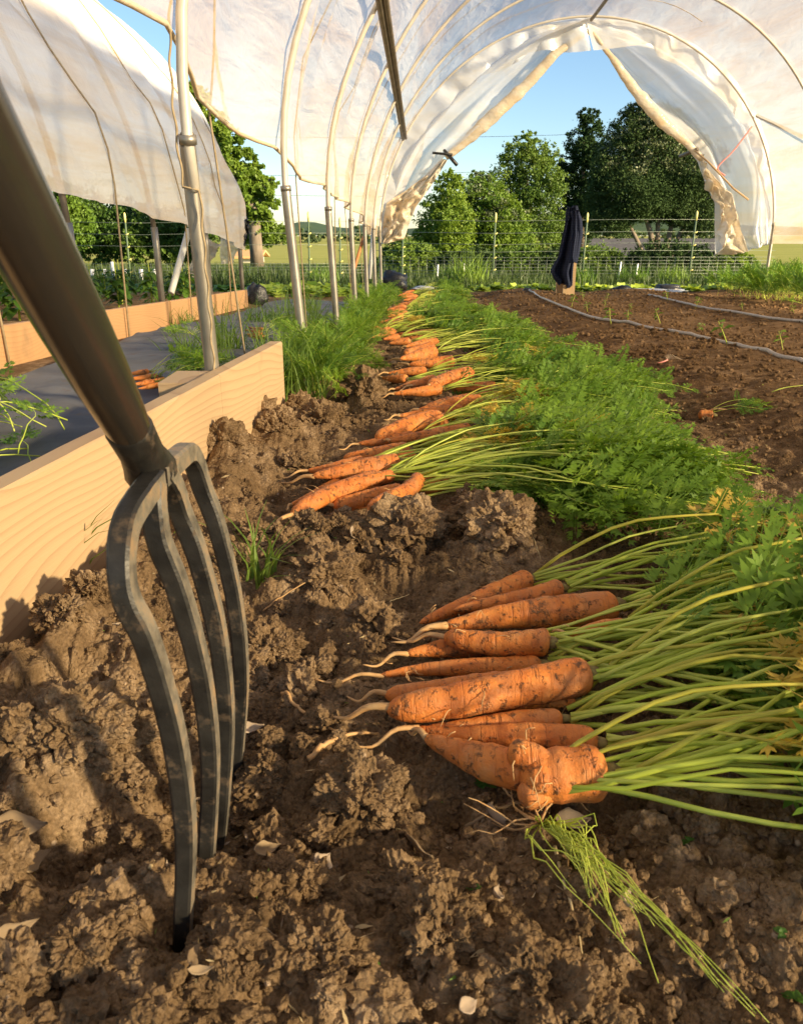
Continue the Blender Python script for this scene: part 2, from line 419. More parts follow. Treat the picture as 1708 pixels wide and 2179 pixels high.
MID = [
 (730,975,872,958,36,.000,0,None,'carrot at the back of the second bunch with pale shoulder'),
 (652,1002,775,985,32,.004,1,(-60,14),'split carrot with an open crack, left end of the second bunch'),
 (664,1014,850,984,44,.020,1,(-70,12),'ringed carrot resting over the split carrot in the second bunch'),
 (618,1076,722,1030,30,.000,1,(-10,6),'dark carrot in shade under the long tailed carrot'),
 (620,1096,809,1012,40,.014,0,(-75,40),'long carrot with a curved stringy tail, second bunch'),
 (708,1076,858,1046,40,.004,0,(-70,0),'soil dusted carrot lying in the middle of the second bunch'),
 (784,1086,890,1016,34,.030,0,(-8,36),'blunt carrot lying across the front of the second bunch'),
 (840,1062,918,1012,32,.010,1,None,'carrot behind the blunt front one of the second bunch'),
 (880,1048,951,1026,34,.002,0,None,'rightmost carrot of the second bunch with a green shoulder'),
 (800,930,937,890,40,.010,0,None,'thick left carrot of the third bunch with rounded tip'),
 (838,928,950,902,30,.000,1,None,'narrow carrot between two thicker ones of the third bunch'),
 (828,940,1002,914,34,.010,1,(-20,-6),'long carrot at the near side of the third bunch'),
 (887,872,1026,854,32,.012,1,(-30,6),'pale long carrot of the bunch between the third and the fourth'),
 (905,862,972,853,22,.004,1,None,'thin carrot behind the pale long carrot'),
 (957,848,1064,842,22,.008,1,None,'dull carrot with its crown deep in the green stalks'),
 (912,818,1002,794,30,.026,0,(-4,22),'bright stout carrot lying on top of the fourth bunch'),
 (876,820,925,809,24,.008,1,(-40,14),'half hidden carrot left of the bright stout one'),
 (958,824,1054,826,30,.008,0,(-18,-4),'carrot with a pale broken tip right of the bright stout one'),
 (812,803,866,806,18,.006,1,(-20,-2),'small dirty carrot at the left of the fourth bunch'),
 (824,793,908,788,18,.004,1,(-30,3),'thin carrot at the back of the fourth bunch'),
 (838,828,900,816,22,.000,1,(-24,4),'dark carrot low in the soil of the fourth bunch'),
 (870,776,966,768,26,.004,1,(-60,-6),'long dusty carrot at the front of the fifth bunch'),
 (851,764,925,748,26,.016,1,(-40,2),'plump tapering carrot on top of the fifth bunch'),
 (860,751,921,738,22,.008,0,None,'short carrot behind the plump tapering one'),
 (863,737,930,726,18,.006,1,(-16,2),'carrot at the back of the fifth bunch'),
 (742,1000,884,972,28,.016,1,(-40,10),'slim carrot lying on top at the back of the second bunch'),
 (690,1046,838,1008,26,.026,1,(-50,14),'slender carrot laid across the middle of the second bunch'),
 (852,906,966,886,24,.014,1,(-24,6),'slim carrot on top of the third bunch'),
 (846,884,985,872,24,.006,1,(-30,8),'thin carrot just beyond the third bunch'),
 (760,945,880,928,24,.004,1,(-40,10),'thin carrot between the second and third bunches'),
 (836,838,940,826,22,.010,1,(-30,6),'slim carrot at the near side of the fourth bunch'),
]
FAR = []
for (a, b, c, d) in [(827,729,874,725),(846,709,928,708),(872,722,928,718),(878,712,930,706),(793,717,841,705),(778,705,806,699),(791,694,855,685),(806,685,857,676),
                     (776,710,812,702),(822,665,860,660),(824,673,858,668),(821,660,864,656),(863,648,882,641),(853,632,888,629),(857,625,890,622),(850,628,880,626),(866,643,888,638),(840,700,868,694),(835,690,862,684),(812,698,846,690),(800,709,832,702),(838,668,866,664),(832,656,864,652),(840,648,872,645),(858,638,884,635),(846,628,874,624),(862,621,888,618),(884,716,932,713),(842,718,890,713),(860,700,884,696),(815,721,850,716)]:
    FAR.append((a, b, c, d, 15 if b > 690 else 11 if b > 655 else 8, .006, 1, None, None))

def carrot_geo(c):
    tx, ty, cx, cy, w, lift = c[:6]
    Pc = onG(cx, cy, lift); tc = (Pc - Vector((0, 0, CAMZ))).length/math.sqrt(FPX**2 + (cx-CX)**2 + (cy-CY)**2)
    r = .5*w*tc*(1.05 if ty < 1110 else 1.0)
    return onG(tx, ty, lift + r*.55), onG(cx, cy, lift + r*.9), r

# ------------------------------------------------------------------ ground
CLODS = []                                         # (x, y, radius, height)
for (x, y, rp, hf) in [(185,1660,170,.62),(60,1640,120,.5),(250,1960,170,.55),(90,2080,120,.4),(800,1625,150,.62),(690,1245,110,.5),(600,1180,80,.3),(855,1150,120,.55),
                       (788,1335,44,.9),(540,920,80,.4),(600,935,70,.45),(770,845,70,.75),(480,1010,80,.5),(700,905,60,.4),(620,1000,60,.4),(720,1160,70,.5),
                       (210,1330,90,.2),(130,1390,90,.2),(560,1640,90,.4),(650,1880,120,.25),(700,2050,130,.3),(480,2080,110,.25),(930,1980,140,.2),
                       (640,880,45,.5),(690,1110,70,.35),(560,1380,90,.35),(660,1420,60,.4),(150,1530,90,.4),(20,1500,80,.5),(1060,1170,110,.4),(1000,1100,80,.35),
                       (300,1760,90,.3),(590,790,30,.5),(700,770,26,.6),(740,730,22,.6),(1180,2120,170,.2)]:
    p = onG(x, y); CLODS.append((p.x, p.y, rp*pxm(x, y, p.y), hf))
PITS = []
for (x, y, rp, d) in [(392,1985,75,.035),(130,1800,90,.05),(165,1460,80,.05),(660,1020,60,.05),(500,1500,60,.05),(330,1180,60,.04),(850,1260,90,.03),(720,980,40,.03),(560,1060,50,.05),(470,1600,60,.03),(760,800,40,.03),(960,1690,70,.03),(1350,1180,160,.02)]:
    p = onG(x, y); PITS.append((p.x, p.y, rp*pxm(x, y, p.y), d))
def pz(Y): return np.interp(Y, [0, 2, 2.8, 7.2, 8.5], [.045, .04, .026, -.165, -.20])
def onP(x, y, dz=0.0):
    z = 0.0
    for _ in range(25):
        p = atZ(x, y, z); z = .5*z + .5*(float(pz(p.y)) + dz)
    return atZ(x, y, z)
def base_height(x, y):
    """smooth ground with the crumbly texture, x,y arrays"""
    wx = -.44 + .0235*y
    z = gz(y)
    ins = sst(x, wx-.02, wx+.05)*(1-sst(x, wx+4.1, wx+4.3))*(1-sst(y, 9.2, 9.7))
    left = (1-sst(x, -1.50, -1.44))*sst(x, -5, -4.8)*(1-sst(y, 8.0, 8.6))
    till = np.maximum(ins, left*.7)
    raked = sst(x, .60, .95)*sst(y, .55, 1.2)
    near = 1-sst(y, 1.2, 4.0)
    amp = till*(1-.72*raked)*(1-.45*sst(x, .05, .3)*(1-raked))
    ww = fbm(x*9, y*9, 3, 5)*.03
    X, Y = x+ww, y+fbm(x*9+40, y*9, 3, 9)*.03
    z = z + amp*(.022*fbm(x*5.5, y*5.5, 4, 1) + .024*domes(X/.12, Y/.12, 20)*(fbm(x*4, y*4, 2, 77) > -.2) + .014*domes(X/.052, Y/.052, 30) - .020)
    lod = np.clip(1.6 - y/2.6, .32, 1)
    cr = .40+.60*till
    z = z + till*(1-.35*raked)*lod*(.0100*domes(X/.024, Y/.024, 40) + .0075*domes(x/.0125, y/.0125, 50)*np.clip(1.7-y/1.4, 0, 1) + .0042*domes(x/.0068, y/.0068, 54)*np.clip(1.5-y/1.0, 0, 1) + .007*fbm(x*45, y*45, 3, 11))
    z = z + .055*sst(x, wx-.10, wx-.02)*(1-sst(x, wx+.02, wx+.24))*(1-sst(y, 2.3, 3.2))
    # raised, raked beds on the right with shallow furrows
    bed = sst(x, .78+.05*np.sin(y*3), 1.05)*ins
    z = z + bed*(.045 + .020*np.cos((x-1.35)*5.2))
    z = z - .06*(1-sst(x, wx-.03, wx+.03))*sst(x, -1.5, -1.35)*(1-sst(y, 8, 9))
    P = pz(y); rough = z - gz(y)
    on = sst(x, -5, -4.6)*(1-sst(x, wx-.075, wx-.045))*(1-sst(y, 8.0, 8.8))
    tgt = np.where(x > -1.25, P - .03, P + .012 + .45*rough) + .07*(1-sst(x, -1.46, -1.43))
    z = z*(1-on) + tgt*on
    return z
def height(x, y, carve=True):
    x = np.asarray(x, float); y = np.asarray(y, float)
    z = base_height(x, y)
    for (cx, cy, r, hf) in CLODS:
        m = (np.abs(x-cx) < r*1.6) & (np.abs(y-cy) < r*1.6)
        if not m.any(): continue
        xx, yy = x[m], y[m]
        an = np.arctan2(yy-cy, xx-cx)
        rr = r*(1 + .28*fbm(np.cos(an)*1.3+cx*9, np.sin(an)*1.3+cy*9, 3, 60))
        q = np.sqrt((xx-cx)**2 + (yy-cy)**2)/rr
        dome = np.maximum(0, 1-q**2.2)**.8*(.78 + .34*fbm(xx*26, yy*26, 3, 66))
        z[m] += dome*r*hf*.6
    for (cx, cy, r, d) in PITS:
        m = (np.abs(x-cx) < r*2) & (np.abs(y-cy) < r*2)
        if m.any(): z[m] -= d*np.exp(-((x[m]-cx)**2 + (y[m]-cy)**2)/(r*r*.6))
    if carve:
        for (A, B, r) in CARVE:
            m = (x > min(A.x, B.x)-4*r) & (x < max(A.x, B.x)+4*r) & (y > min(A.y, B.y)-4*r) & (y < max(A.y, B.y)+4*r)
            if not m.any(): continue
            d = B-A; L2 = d.x*d.x + d.y*d.y
            s = np.clip(((x[m]-A.x)*d.x + (y[m]-A.y)*d.y)/L2, 0, 1)
            q = np.hypot(x[m]-A.x-s*d.x, y[m]-A.y-s*d.y)/r
            tgt = A.z + s*d.z - r*.82
            w = np.exp(-(np.maximum(q-.7, 0)/.9)**2)
            zz = z[m]; lo = np.minimum(zz, tgt + .10*(zz-tgt))
            z[m] = zz*(1-w) + (np.where(zz > tgt, lo, zz))*w
    return z
CARVE = []
for c in sorted(NEAR + MID + FAR, key=lambda c: -c[5]):
    A, B, r = carrot_geo(c); CARVE.append((A, B, max(r, .008)))

ys = [-3, -2, -1.2, -.7, -.4, -.2, -.05, .05, .12]; y = .16
while y < 700:
    ys.append(y)
    y += max(.0019, .0019*(y/.5)**1.40) if y < 12 else (y-11)*.06+.25
xs = [0.0]; x = 0.0; st = .003
while x < 900:
    st = .0020 if x < .50 else .0020*(1+(x-.50)/.22)**1.25 if x < 6 else st*1.16
    x += st; xs.append(x)
xs = np.array(sorted([-v for v in xs[1:]] + xs)); ys = np.array(ys)
GX, GY = np.meshgrid(xs, ys, indexing='ij')
GZ = height(GX.ravel(), GY.ravel()).reshape(GX.shape)
go = link('ground', gridmesh('ground', np.stack([GX, GY, GZ], -1), M['soil'])); tag(go, kind='structure')
def H1(x, y): return float(height(np.array([x]), np.array([y]))[0])
def onH(x, y, dz=0.0):
    """pixel to a point on the rough ground"""
    p = onG(x, y)
    for _ in range(6): p = atZ(x, y, .5*p.z + .5*(H1(p.x, p.y)+dz))
    return p

# ------------------------------------------------------------------ loose crumbs and clods of soil (stuff)
def blob(sub, seed, rough, freq):
    import bmesh
    bm = bmesh.new(); bmesh.ops.create_icosphere(bm, subdivisions=sub, radius=1)
    for v in bm.verts:
        d = v.co.normalized(); q = d*freq + Vector((seed*7.1, seed*3.3, 0))
        n = mnoise.noise(q)*.6 + mnoise.noise(q*2.3)*.35 + (mnoise.noise(q*5)*.22 if sub > 2 else 0) + (mnoise.noise(q*11)*.12 if sub > 3 else 0)
        v.co = d*(1 + rough*n)
    f = np.array([[v.co[:] for v in fc.verts] for fc in bm.faces]); bm.free(); return f
def scatter_blobs(name, shapes, pts, sizes, sink=.35, mat='soil'):
    out = []
    for p, s in zip(pts, sizes):
        b = shapes[rng.integers(len(shapes))]
        a, c = rng.uniform(0, 6.28), rng.uniform(-.6, .6)
        Rm = np.array(Matrix.Rotation(a, 3, 'Z') @ Matrix.Rotation(c, 3, 'X'))
        out.append((b*np.array([1, rng.uniform(.75, 1.1), rng.uniform(.6, .95)])) @ Rm.T * s + np.array([p[0], p[1], p[2] + s*(.5-sink)]))
    me = qmesh(name, np.concatenate(out), M[mat], smooth=False)
    o = link(name, me); tag(o, kind='stuff'); return o
def bed_points(n, y0, y1, power=1.6, xlo=-.42, xhi=.7):
    u = rng.random(n)**power; y = y0 + (y1-y0)*u
    lo = np.maximum(wallX(y)+.06, -.55*y-.05) if xlo > -1 else np.full(n, xlo)
    hi = np.minimum(xhi + .35*y, .56*y+.05)
    x = lo + (hi-lo)*rng.random(n); return x, y
sh1 = [blob(2, k, .55, 1.3) for k in range(8)]
sh2 = [blob(4, 20+k, .75, 1.7) for k in range(9)]
NC = 30000
x, y = bed_points(NC, .25, 4.5, 2.0); z = height(x, y)
s = .0014 + .0062*rng.random(NC)**3.0
keep = (rng.random(NC) < np.where(x > .75, .35, 1)) & ((s < .003) | (fbm(x*7, y*7, 2, 88) > -.3))
scatter_blobs('soil_crumbs', sh1, np.stack([x, y, z], 1)[keep], s[keep]*np.clip(.7+.3*y[keep], .7, 2), .3)
NB = 1500
big = []
for i, (cx, cy, r, hf) in enumerate(CLODS):
    if cy > 2.6 or math.hypot(cx+.15, cy-.415) < .075: continue
    for j in range(3 if r > .03 else 2):
        sd = 50+7*i+3*j; rr = r*rng.uniform(.38, .70)*(1 if j else 1.05); ox, oy = (rng.normal(0, .45, 2)*r if j else (0, 0))
        import bmesh
        bm = bmesh.new(); bmesh.ops.create_icosphere(bm, subdivisions=6 if (rr > .022 and cy < 1.0) else 5, radius=1)
        fg = rr/.0042
        for v in bm.verts:
            d = v.co.normalized(); q = d*1.5 + Vector((sd, sd*.7, 0))
            n = .42*mnoise.noise(q) + .30*mnoise.noise(q*2.2) + .17*mnoise.noise(q*4.7)
            v1 = mnoise.voronoi(d*fg*.45 + Vector((sd, 0, 0)))[0][0]; v2 = mnoise.voronoi(d*fg + Vector((0, sd, 0)))[0][0]
            v.co = d*(1 + n - .9*v1/(fg*.45)*.6 - .7*v2/fg + .08*mnoise.noise(q*9) + .05*mnoise.noise(q*21))
        V = np.array([v.co[:] for v in bm.verts]); F = np.array([[v.index for v in f.verts] for f in bm.faces]); bm.free()
        V = V*rr*np.array([1, rng.uniform(.8, 1.1), rng.uniform(.70, .95)]); x0, y0 = cx+ox, cy+oy
        V = V + np.array([x0, y0, float(height(np.array([x0]), np.array([y0]))[0]) + rr*.12]); big.append((V[F], x0, y0, rr))
x, y = bed_points(NB, .28, 4.4, 1.7, xhi=.18); z = height(x, y)
s = .0045 + .019*rng.random(NB)**3.5
BIGQ = big
def far_from_carrots(x, y, k):
    d = np.full(len(x), 9.0)
    for A, B, r in CARVE:
        D = B-A; q = np.clip(((x-A.x)*D.x + (y-A.y)*D.y)/(D.x**2+D.y**2), 0, 1)
        d = np.minimum(d, np.hypot(x-A.x-q*D.x, y-A.y-q*D.y) - r)
    return d > k
keep = far_from_carrots(x, y, s*1.1) & ((s < .009) | (fbm(x*5, y*5, 2, 89) > -.15))
big = [b for b in BIGQ if far_from_carrots(np.array([b[1]]), np.array([b[2]]), b[3]*1.0)[0]]
me = qmesh('big_clods', np.concatenate([b[0] for b in big]), M['soil']); tag(link('big_clods', me), kind='stuff')
scatter_blobs('soil_clods', sh2, np.stack([x, y, z], 1)[keep], s[keep], .42)

x = rng.uniform(.62, 4.0, 9000); y = 1.1 + 8*rng.random(9000)**1.4; s = (.002 + .007*rng.random(9000)**3)*np.clip(.5+.22*y, .7, 1.8); k_ = x < .75*y+.3
scatter_blobs('soil_crumbs', sh1, np.stack([x, y, height(x, y)], 1)[k_], s[k_], .35)

# ------------------------------------------------------------------ carrots
def frond_mesh(name, seed, L, arch, mats, s0=.44, droop=0.0):
    """one carrot leaf along +X: stalk, rachis, pinnae with cut leaflets"""
    r = np.random.default_rng(seed); b = MB()
    sw = r.normal(0, .05)
    def ctr(s):
        return Vector((L*s*(1-.06*arch), L*(sw*1.5*math.sin(2.2*s) + .016*math.sin(9*s+seed) + .007*math.sin(23*s+2*seed)), L*(arch*math.sin(math.pi*min(1, s**.85)) - droop*s*s)))
    b.tube([ctr(k/14) for k in range(15)], [.0023*(1-k/14*.72)*(1 if L < .6 else 1.15) for k in range(15)], 5, 0)
    quads = []
    npair = 12
    for i in range(npair+1):
        s = s0 + (.98-s0)*(i/npair)**.9
        p = ctr(s); d = (ctr(min(1, s+.02)) - ctr(s-.02)).normalized()
        n0 = Vector((0, 0, 1)); sd = d.cross(n0).normalized(); up = sd.cross(d)
        for side in ((-1, 1) if i < npair else (0,)):
            l = L*.175*(1-.75*i/npair)*r.uniform(.75, 1.2) + .008
            tilt = r.normal(.1, .5)
            ax = (d*.62 + sd*side*(.8 if side else 0) + up*tilt*.6).normalized() if side else d
            sv = ax.cross(up + sd*r.normal(0, .35)).normalized(); nv = sv.cross(ax)
            # the side rib
            quads.append([p-sv*.0007, p+sv*.0007, p+ax*l+sv*.0003, p+ax*l-sv*.0003])
            m = 9 if l > .05 else 6 if l > .025 else 4
            for j in range(m+1):
                q = p + ax*(l*(.22+.78*j/m)) - nv*(.05*l*(j/m)**2)
                for s2 in ((-1, 1) if j < m else (0,)):
                    l2 = l*.245*(1-.55*j/m)*r.uniform(.7, 1.3) + .0035
                    a2 = (ax*.7 + sv*s2*.75 + nv*r.normal(0, .3)).normalized() if s2 else ax
                    v2 = a2.cross(nv + sv*r.normal(0, .3)).normalized()
                    for ang in (-.62, 0, .62):
                        a3 = (a2*math.cos(ang) + v2*math.sin(ang)); v3 = (v2*math.cos(ang) - a2*math.sin(ang))
                        st = q + a2*(l2*(.30 if ang else .15)); ll = l2*(.62 if ang else .9)
                        w = ll*.108+.0004
                        quads.append([st, st+a3*ll*.55+v3*w, st+a3*ll, st+a3*ll*.55-v3*w])
    o = len(b.v); b.v += [tuple(v) for q in quads for v in q]
    for k in range(len(quads)): b.f.append([o+4*k, o+4*k+1, o+4*k+2, o+4*k+3]); b.m.append(1); b.sm.append(False)
    return b.mesh(name, mats)
FR = []
for k in range(14):
    FR.append(frond_mesh('carrot_leaf', 100+k, 1.0*(.46+.10*(k % 3)/2), [.05, .10, .15, .20][k % 4], [M['stem'], M['leaf'] if k % 3 else M['leaf_d']]))
FLAT = [frond_mesh('flat_leaf', 160+k, .50+.03*(k % 3), [.03, .06, .09][k % 3], [M['stem'], M['leaf'] if k % 2 else M['leaf_d']], .37) for k in range(8)]
LOWF = [frond_mesh('low_leaf', 180+k, .50+.03*(k % 3), [.03, .06, .09][k % 3], [M['stem'], M['leaf'] if k % 3 else M['leaf_d']], .53) for k in range(9)]
FRY = [frond_mesh('yellow_leaf', 200+k, .40, .10+.05*k, [M['stem_y'], M['leaf_y']]) for k in range(3)]

def root_mesh(name, A, B, r, shape, tail, seed, origin, n=34, seg=16, tailr=None):
    rg = np.random.default_rng(seed); b = MB()
    ax = (B-A); L = ax.length; ax.normalize()
    side = ax.cross(Vector((0, 0, 1))).normalized(); up = side.cross(ax)
    bend = rg.normal(0, .035)*L; bend2 = rg.normal(0, .01)*L
    ph = rg.uniform(0, 6)
    def ctr(s): return A + ax*(L*s) + side*(bend*math.sin(math.pi*s) + bend2*math.sin(2*math.pi*s)) + up*(.01*L*math.sin(5*s+ph))
    vs = []; fs = []
    for i in range(n+1):
        s = i/n; s = s*s*(.5) + s*.5 if i < n else 1
        if shape == 0: pr = (.70 + .30*s)*math.sqrt(max(0, 1-(1-min(1, s/.16))**2))
        elif shape == 2: pr = (.85+.15*s)*math.sqrt(max(0, 1-(1-min(1, s/.2))**2))
        else: pr = (.22*min(1, s/.05)**.6 + .78*min(1, s/.62)**.8)*(.92 + .08*s)
        if shape == 2 and s > .8: pr *= math.sqrt(max(.06, 1-((s-.8)/.205)**2))
        elif s > .93: pr *= math.sqrt(max(.12, 1-((s-.93)/.075)**2))
        sl = s*min(1, L/.15)
        pr *= 1 + .035*vnf(sl*16 + seed) + .02*math.sin(sl*46+ph) + .014*vnf(sl*60+seed*3) - .05*max(0, vnf(sl*33+seed*5)-.25)
        rr = max(r*pr, .0012); c = ctr(s)
        for k in range(seg):
            an = 2*math.pi*k/seg
            lr = rr*(1 + .035*vnf(math.cos(an)*1.5+s*5+seed, math.sin(an)*1.5))
            vs.append(c + side*(math.cos(an)*lr) + up*(math.sin(an)*lr) - origin)
    for i in range(n):
        for k in range(seg): fs.append((i*seg+k, i*seg+(k+1) % seg, (i+1)*seg+(k+1) % seg, (i+1)*seg+k))
    fs += [tuple(range(seg-1, -1, -1)), tuple(range(n*seg, (n+1)*seg))]
    b.add(vs, fs, 0, True)
    # rough brown crown
    b.tube([B-origin-ax*.004, B-origin+ax*.005, B-origin+ax*.012], [r*.5, r*.42, r*.22], 9, 1)
    if tail is not None:
        b.tube([p-origin for p in tail], np.linspace(tailr or r*.22, .0008, len(tail)).tolist(), 6, 2)
    for k in range(rg.integers(2, 6)):               # side rootlets
        s = rg.uniform(.05, .9); an = rg.uniform(0, 3.1); c = ctr(s)
        d = side*math.cos(an) + up*math.sin(an)
        p = c + d*r*.9 - origin; pts = [p]
        v = d*.5 - ax*rg.uniform(.2, 1)
        for j in range(4):
            v = v + Vector(rg.normal(0, .4, 3)) - Vector((0, 0, .3)); pts.append(pts[-1] + v.normalized()*r*.28)
        b.tube(pts, [.0007, .0006, .0005, .0004, .0003], 4, 2)
    return b.mesh(name, [M['carrot'], M['crown'], M['tail']])
def vnf(x, y=0.0): return mnoise.noise(Vector((x, y, 3.3)))

def place_leaf(me, parent, yaw, pitch, roll, scale, off=(0, 0, 0), label=None):
    o = link('leaf', me, parent)
    o.matrix_local = Matrix.Translation(off) @ Matrix.Rotation(yaw, 4, 'Z') @ Matrix.Rotation(-pitch, 4, 'Y') @ Matrix.Rotation(roll, 4, 'X') @ Matrix.Scale(scale, 4)
    if label: o['label'] = label
    return o
def grow_carrot(c, i, group, label, nleaf, lscale=1.0, yawbase=-.12, spread=.33, yel=.12, rootn=34, seg=16, fr=None, pmax=9, ymax=9):
    A, B, r = carrot_geo(c)
    t = thing('carrot', label, 'carrot', B, group)
    tail = None
    if c[7] is not None:
        dx, dy = c[7]; e = onG(c[0]+dx, c[1]+dy, .012)
        d = (e-A); tail = smooth_path([A+(B-A)*.03, A+d*.3+Vector((0, 0, .004)), A+d*.65+Vector((0, -.006, -.003)), e], 10)
    link('root', root_mesh('carrot_root', A, B, r, c[6], tail, 300+i, B, rootn, seg), t)
    ax = (B-A).normalized(); off = Vector(ax)*.008
    for k in range(nleaf):
        y = yawbase + random.gauss(0, spread); 
        y = .55*y + .45*math.atan2(ax.y, ax.x)*.5 + .2*y
        isy = random.random() < yel
        me = random.choice(FRY if isy else (fr or FR)); y = max(-.75, min(ymax, y))
        place_leaf(me, t, y, R(random.uniform(-3, pmax)) + (.01 if k else .04), random.gauss(0, .27), lscale*random.uniform(.8, 1.12), off + Vector((0, random.uniform(-.006, .006), random.uniform(-.004, .006))), 'yellowed leaf' if isy else None)
    return t
for i, c in enumerate(NEAR):
    grow_carrot(c, i, 'carrots of the nearest bunch', c[8], 10 if c[4] > 50 else 7, 1.15, -.22, .22, .09, 72, 20, FLAT, 3, .04)
for i, c in enumerate(MID):
    grow_carrot(c, 40+i, 'carrots of the bunches further along the row', c[8], 10 if i < 9 else 9, 1.06 if i < 9 else .94, -.30 if i < 9 else -.10, .30, .04, 34, 16, LOWF, 5, .45)
for i, c in enumerate(FAR):
    lab = 'small orange carrot with green top in the far part of the row' if c[1] > 655 else 'tiny distant carrot at the far end of the row'
    grow_carrot(c, 90+i, 'far carrots of the row' if c[1] > 655 else 'farthest carrots of the row', lab, 9, .92, -.02, .35, .02, 14, 8, LOWF, 8)

# the forked, two-lobed carrot in front
tx = onG(1105, 1655, .03); B = onG(1292, 1648, .032)
fk = thing('carrot', 'stubby forked carrot with two rounded lobes at the front of the nearest bunch', 'carrot', B, 'carrots of the nearest bunch')
link('root', root_mesh('forked_root', tx, B, .0255, 2, None, 777, B, 30, 18), fk)
p1 = onG(1080, 1592, .050); q1 = onG(1205, 1650, .034)
link('lobe', root_mesh('root_lobe', p1, q1, .0150, 2, None, 778, B, 20, 14), fk)
p2 = onG(1104, 1700, .020); q2 = onG(1185, 1668, .026)
link('lobe', root_mesh('root_lobe', p2, q2, .0135, 2, None, 779, B, 20, 14), fk)
for k in range(9):
    place_leaf(random.choice(FLAT), fk, -.18+.11*(k-3)+random.gauss(0, .05), R(random.uniform(-2, 5)), random.gauss(0, .4), random.uniform(1.1, 1.3), (0.008, 0, 0))
place_leaf(FRY[0], fk, -.12, R(10), .2, 1.25, (.008, 0, .004), 'yellowed leaf')

# ------------------------------------------------------------------ boards, path
def board(name, label, P, Q, ztopP, ztopQ, h, th, mat, bow=.0, group=None):
    """a plank standing on edge from P to Q (x,y)"""
    P = Vector(P); Q = Vector(Q); d = (Q-P); L = d.length; d.normalize(); nrm = Vector((-d.y, d.x))
    n = max(8, int(L/.05)); e = .004
    prof = [(0, -h), (0, -e), (e, 0), (th-e, 0), (th, -e), (th, -h)]
    rows = []
    for i in range(n+1):
        s = i/n; c = P + d*(L*s) + nrm*(bow*math.sin(math.pi*s)); zt = ztopP + (ztopQ-ztopP)*s + .0012*vnf(s*L*14, 2)
        rows.append([(c.x+nrm.x*a, c.y+nrm.y*a, zt+b) for a, b in prof])
    bmB = MB(); k = len(prof)
    vs = [v for r_ in rows for v in r_]; fs = []
    for i in range(n):
        for j in range(k-1): fs.append((i*k+j, (i+1)*k+j, (i+1)*k+j+1, i*k+j+1))
        fs.append((i*k+k-1, (i+1)*k+k-1, (i+1)*k, i*k))
    fs += [tuple(range(k)), tuple(range((n+1)*k-1, n*k-1, -1))]
    bmB.add(vs, fs, 0, False)
    o = bmB.build(name, mat); tag(o, label, 'board', group); return o
b0 = atZ(0, 1045, .17); b1 = atZ(468, 797, .17); b2 = atZ(600, 722, .17)
dv = (b1-b0).normalized(); bs = b0 - dv*.75
board('bed_board', 'long pale pine board edging the carrot bed beside the fork', (bs.x, bs.y), (b1.x, b1.y), .17, .17, .26, .038, M['wood'], 0, 'boards edging the carrot bed')
dv2 = (b2-b1).normalized(); b1b = b1 + dv2*.0008
board('bed_board', 'shorter pine board with arched grain beyond the split, its far end in the grass', (b1b.x, b1b.y), (b2.x, b2.y), .171, .165, .26, .038, M['wood'], 0, 'boards edging the carrot bed')
mb = MB(); p = atZ(425, 803, .165); mb.box(p.x-.075, p.x-.002, p.y-.05, p.y+.10, -.1, .163); st = mb.build('corner_stake', M['wood']); tag(st, 'short pine stake nailed behind the joint of the two bed boards', 'stake')

# the walking path of black fabric between the two tunnels
nx, ny = 60, 260
PX = np.linspace(0, 1, nx)[:, None]; PY = np.linspace(-.5, 7.9, ny)[None, :]
xl = -1.21 + .035*fbm(PY*1.2, PY*0+3, 3, 90) ; xr = wallX(PY) - .075 + .015*fbm(PY*3, PY*0, 3, 91)
X = xl + (xr-xl)*PX; Yg = PY + 0*PX
Z = pz(Yg) + .006 + .012*fbm(X*3, Yg*2, 4, 92) + .006*np.abs(fbm(X*9+Yg*3, Yg*5, 3, 93)) 
pth = link('path', gridmesh('path', np.stack([X, Yg, Z], -1), M['fabric'])); tag(pth, kind='structure')

# ------------------------------------------------------------------ our tunnel
house = thing('hoop_house', 'plastic covered hoop tunnel arching over the carrot bed, end curtains drawn apart', 'hoop house', (wallX(0), 0, 0))
def rel(p): return Vector(p) - Vector((wallX(0), 0, 0))
for Y in HY:
    mb = MB(); A = [.02 + (math.pi-.04)*k/60 for k in range(61)]
    mb.tube([rel(hoop_pt(Y, a)) for a in A], .0115, 9)
    ho = mb.build('hoop', M['pipe'], house)
    for side in (0, 1):
        g = float(gz(Y)); a = .02 if side == 0 else math.pi-.02
        if side == 0:
            a = math.asin((.60-.03*(Y-3) - zc(Y))/RAD) if Y < 5 else .05
            top = hoop_pt(Y, a + .012); 
            pts = [Vector((wallX(Y)+.010, Y, g-.2)), Vector((wallX(Y)+.010, Y, g+.05)), hoop_pt(Y, max(.02, a*.5)), hoop_pt(Y, a)]
            if Y == HY[3]: pts = [Vector((-.432, Y+.05, g-.2)), Vector((-.430, Y+.05, g+.08)), hoop_pt(Y, max(.02, a*.6)) + Vector((-.006, .012, 0)), hoop_pt(Y, a)]
        else:
            pts = [Vector((wallX(Y)+2*RAD, Y, g-.2)), hoop_pt(Y, a-.03), hoop_pt(Y, a-.06)]
        mb = MB(); mb.tube([rel(q) for q in smooth_path(pts, 14)], .0168, 12); 
        e = pts[-1]; mb.tube([rel(e-(pts[-1]-pts[-2]).normalized()*.012), rel(e+(pts[-1]-pts[-2]).normalized()*.006)], .0185, 12)
        mb.build('ground_post', M['galv'], ho)
mb = MB()
for k in range(1): mb.tube([rel(hoop_pt(Y, math.pi/2, -.03)) for Y in HY], .0165, 8)
mb.build('ridge_purlin', M['galv_old'], house)
mb = MB()
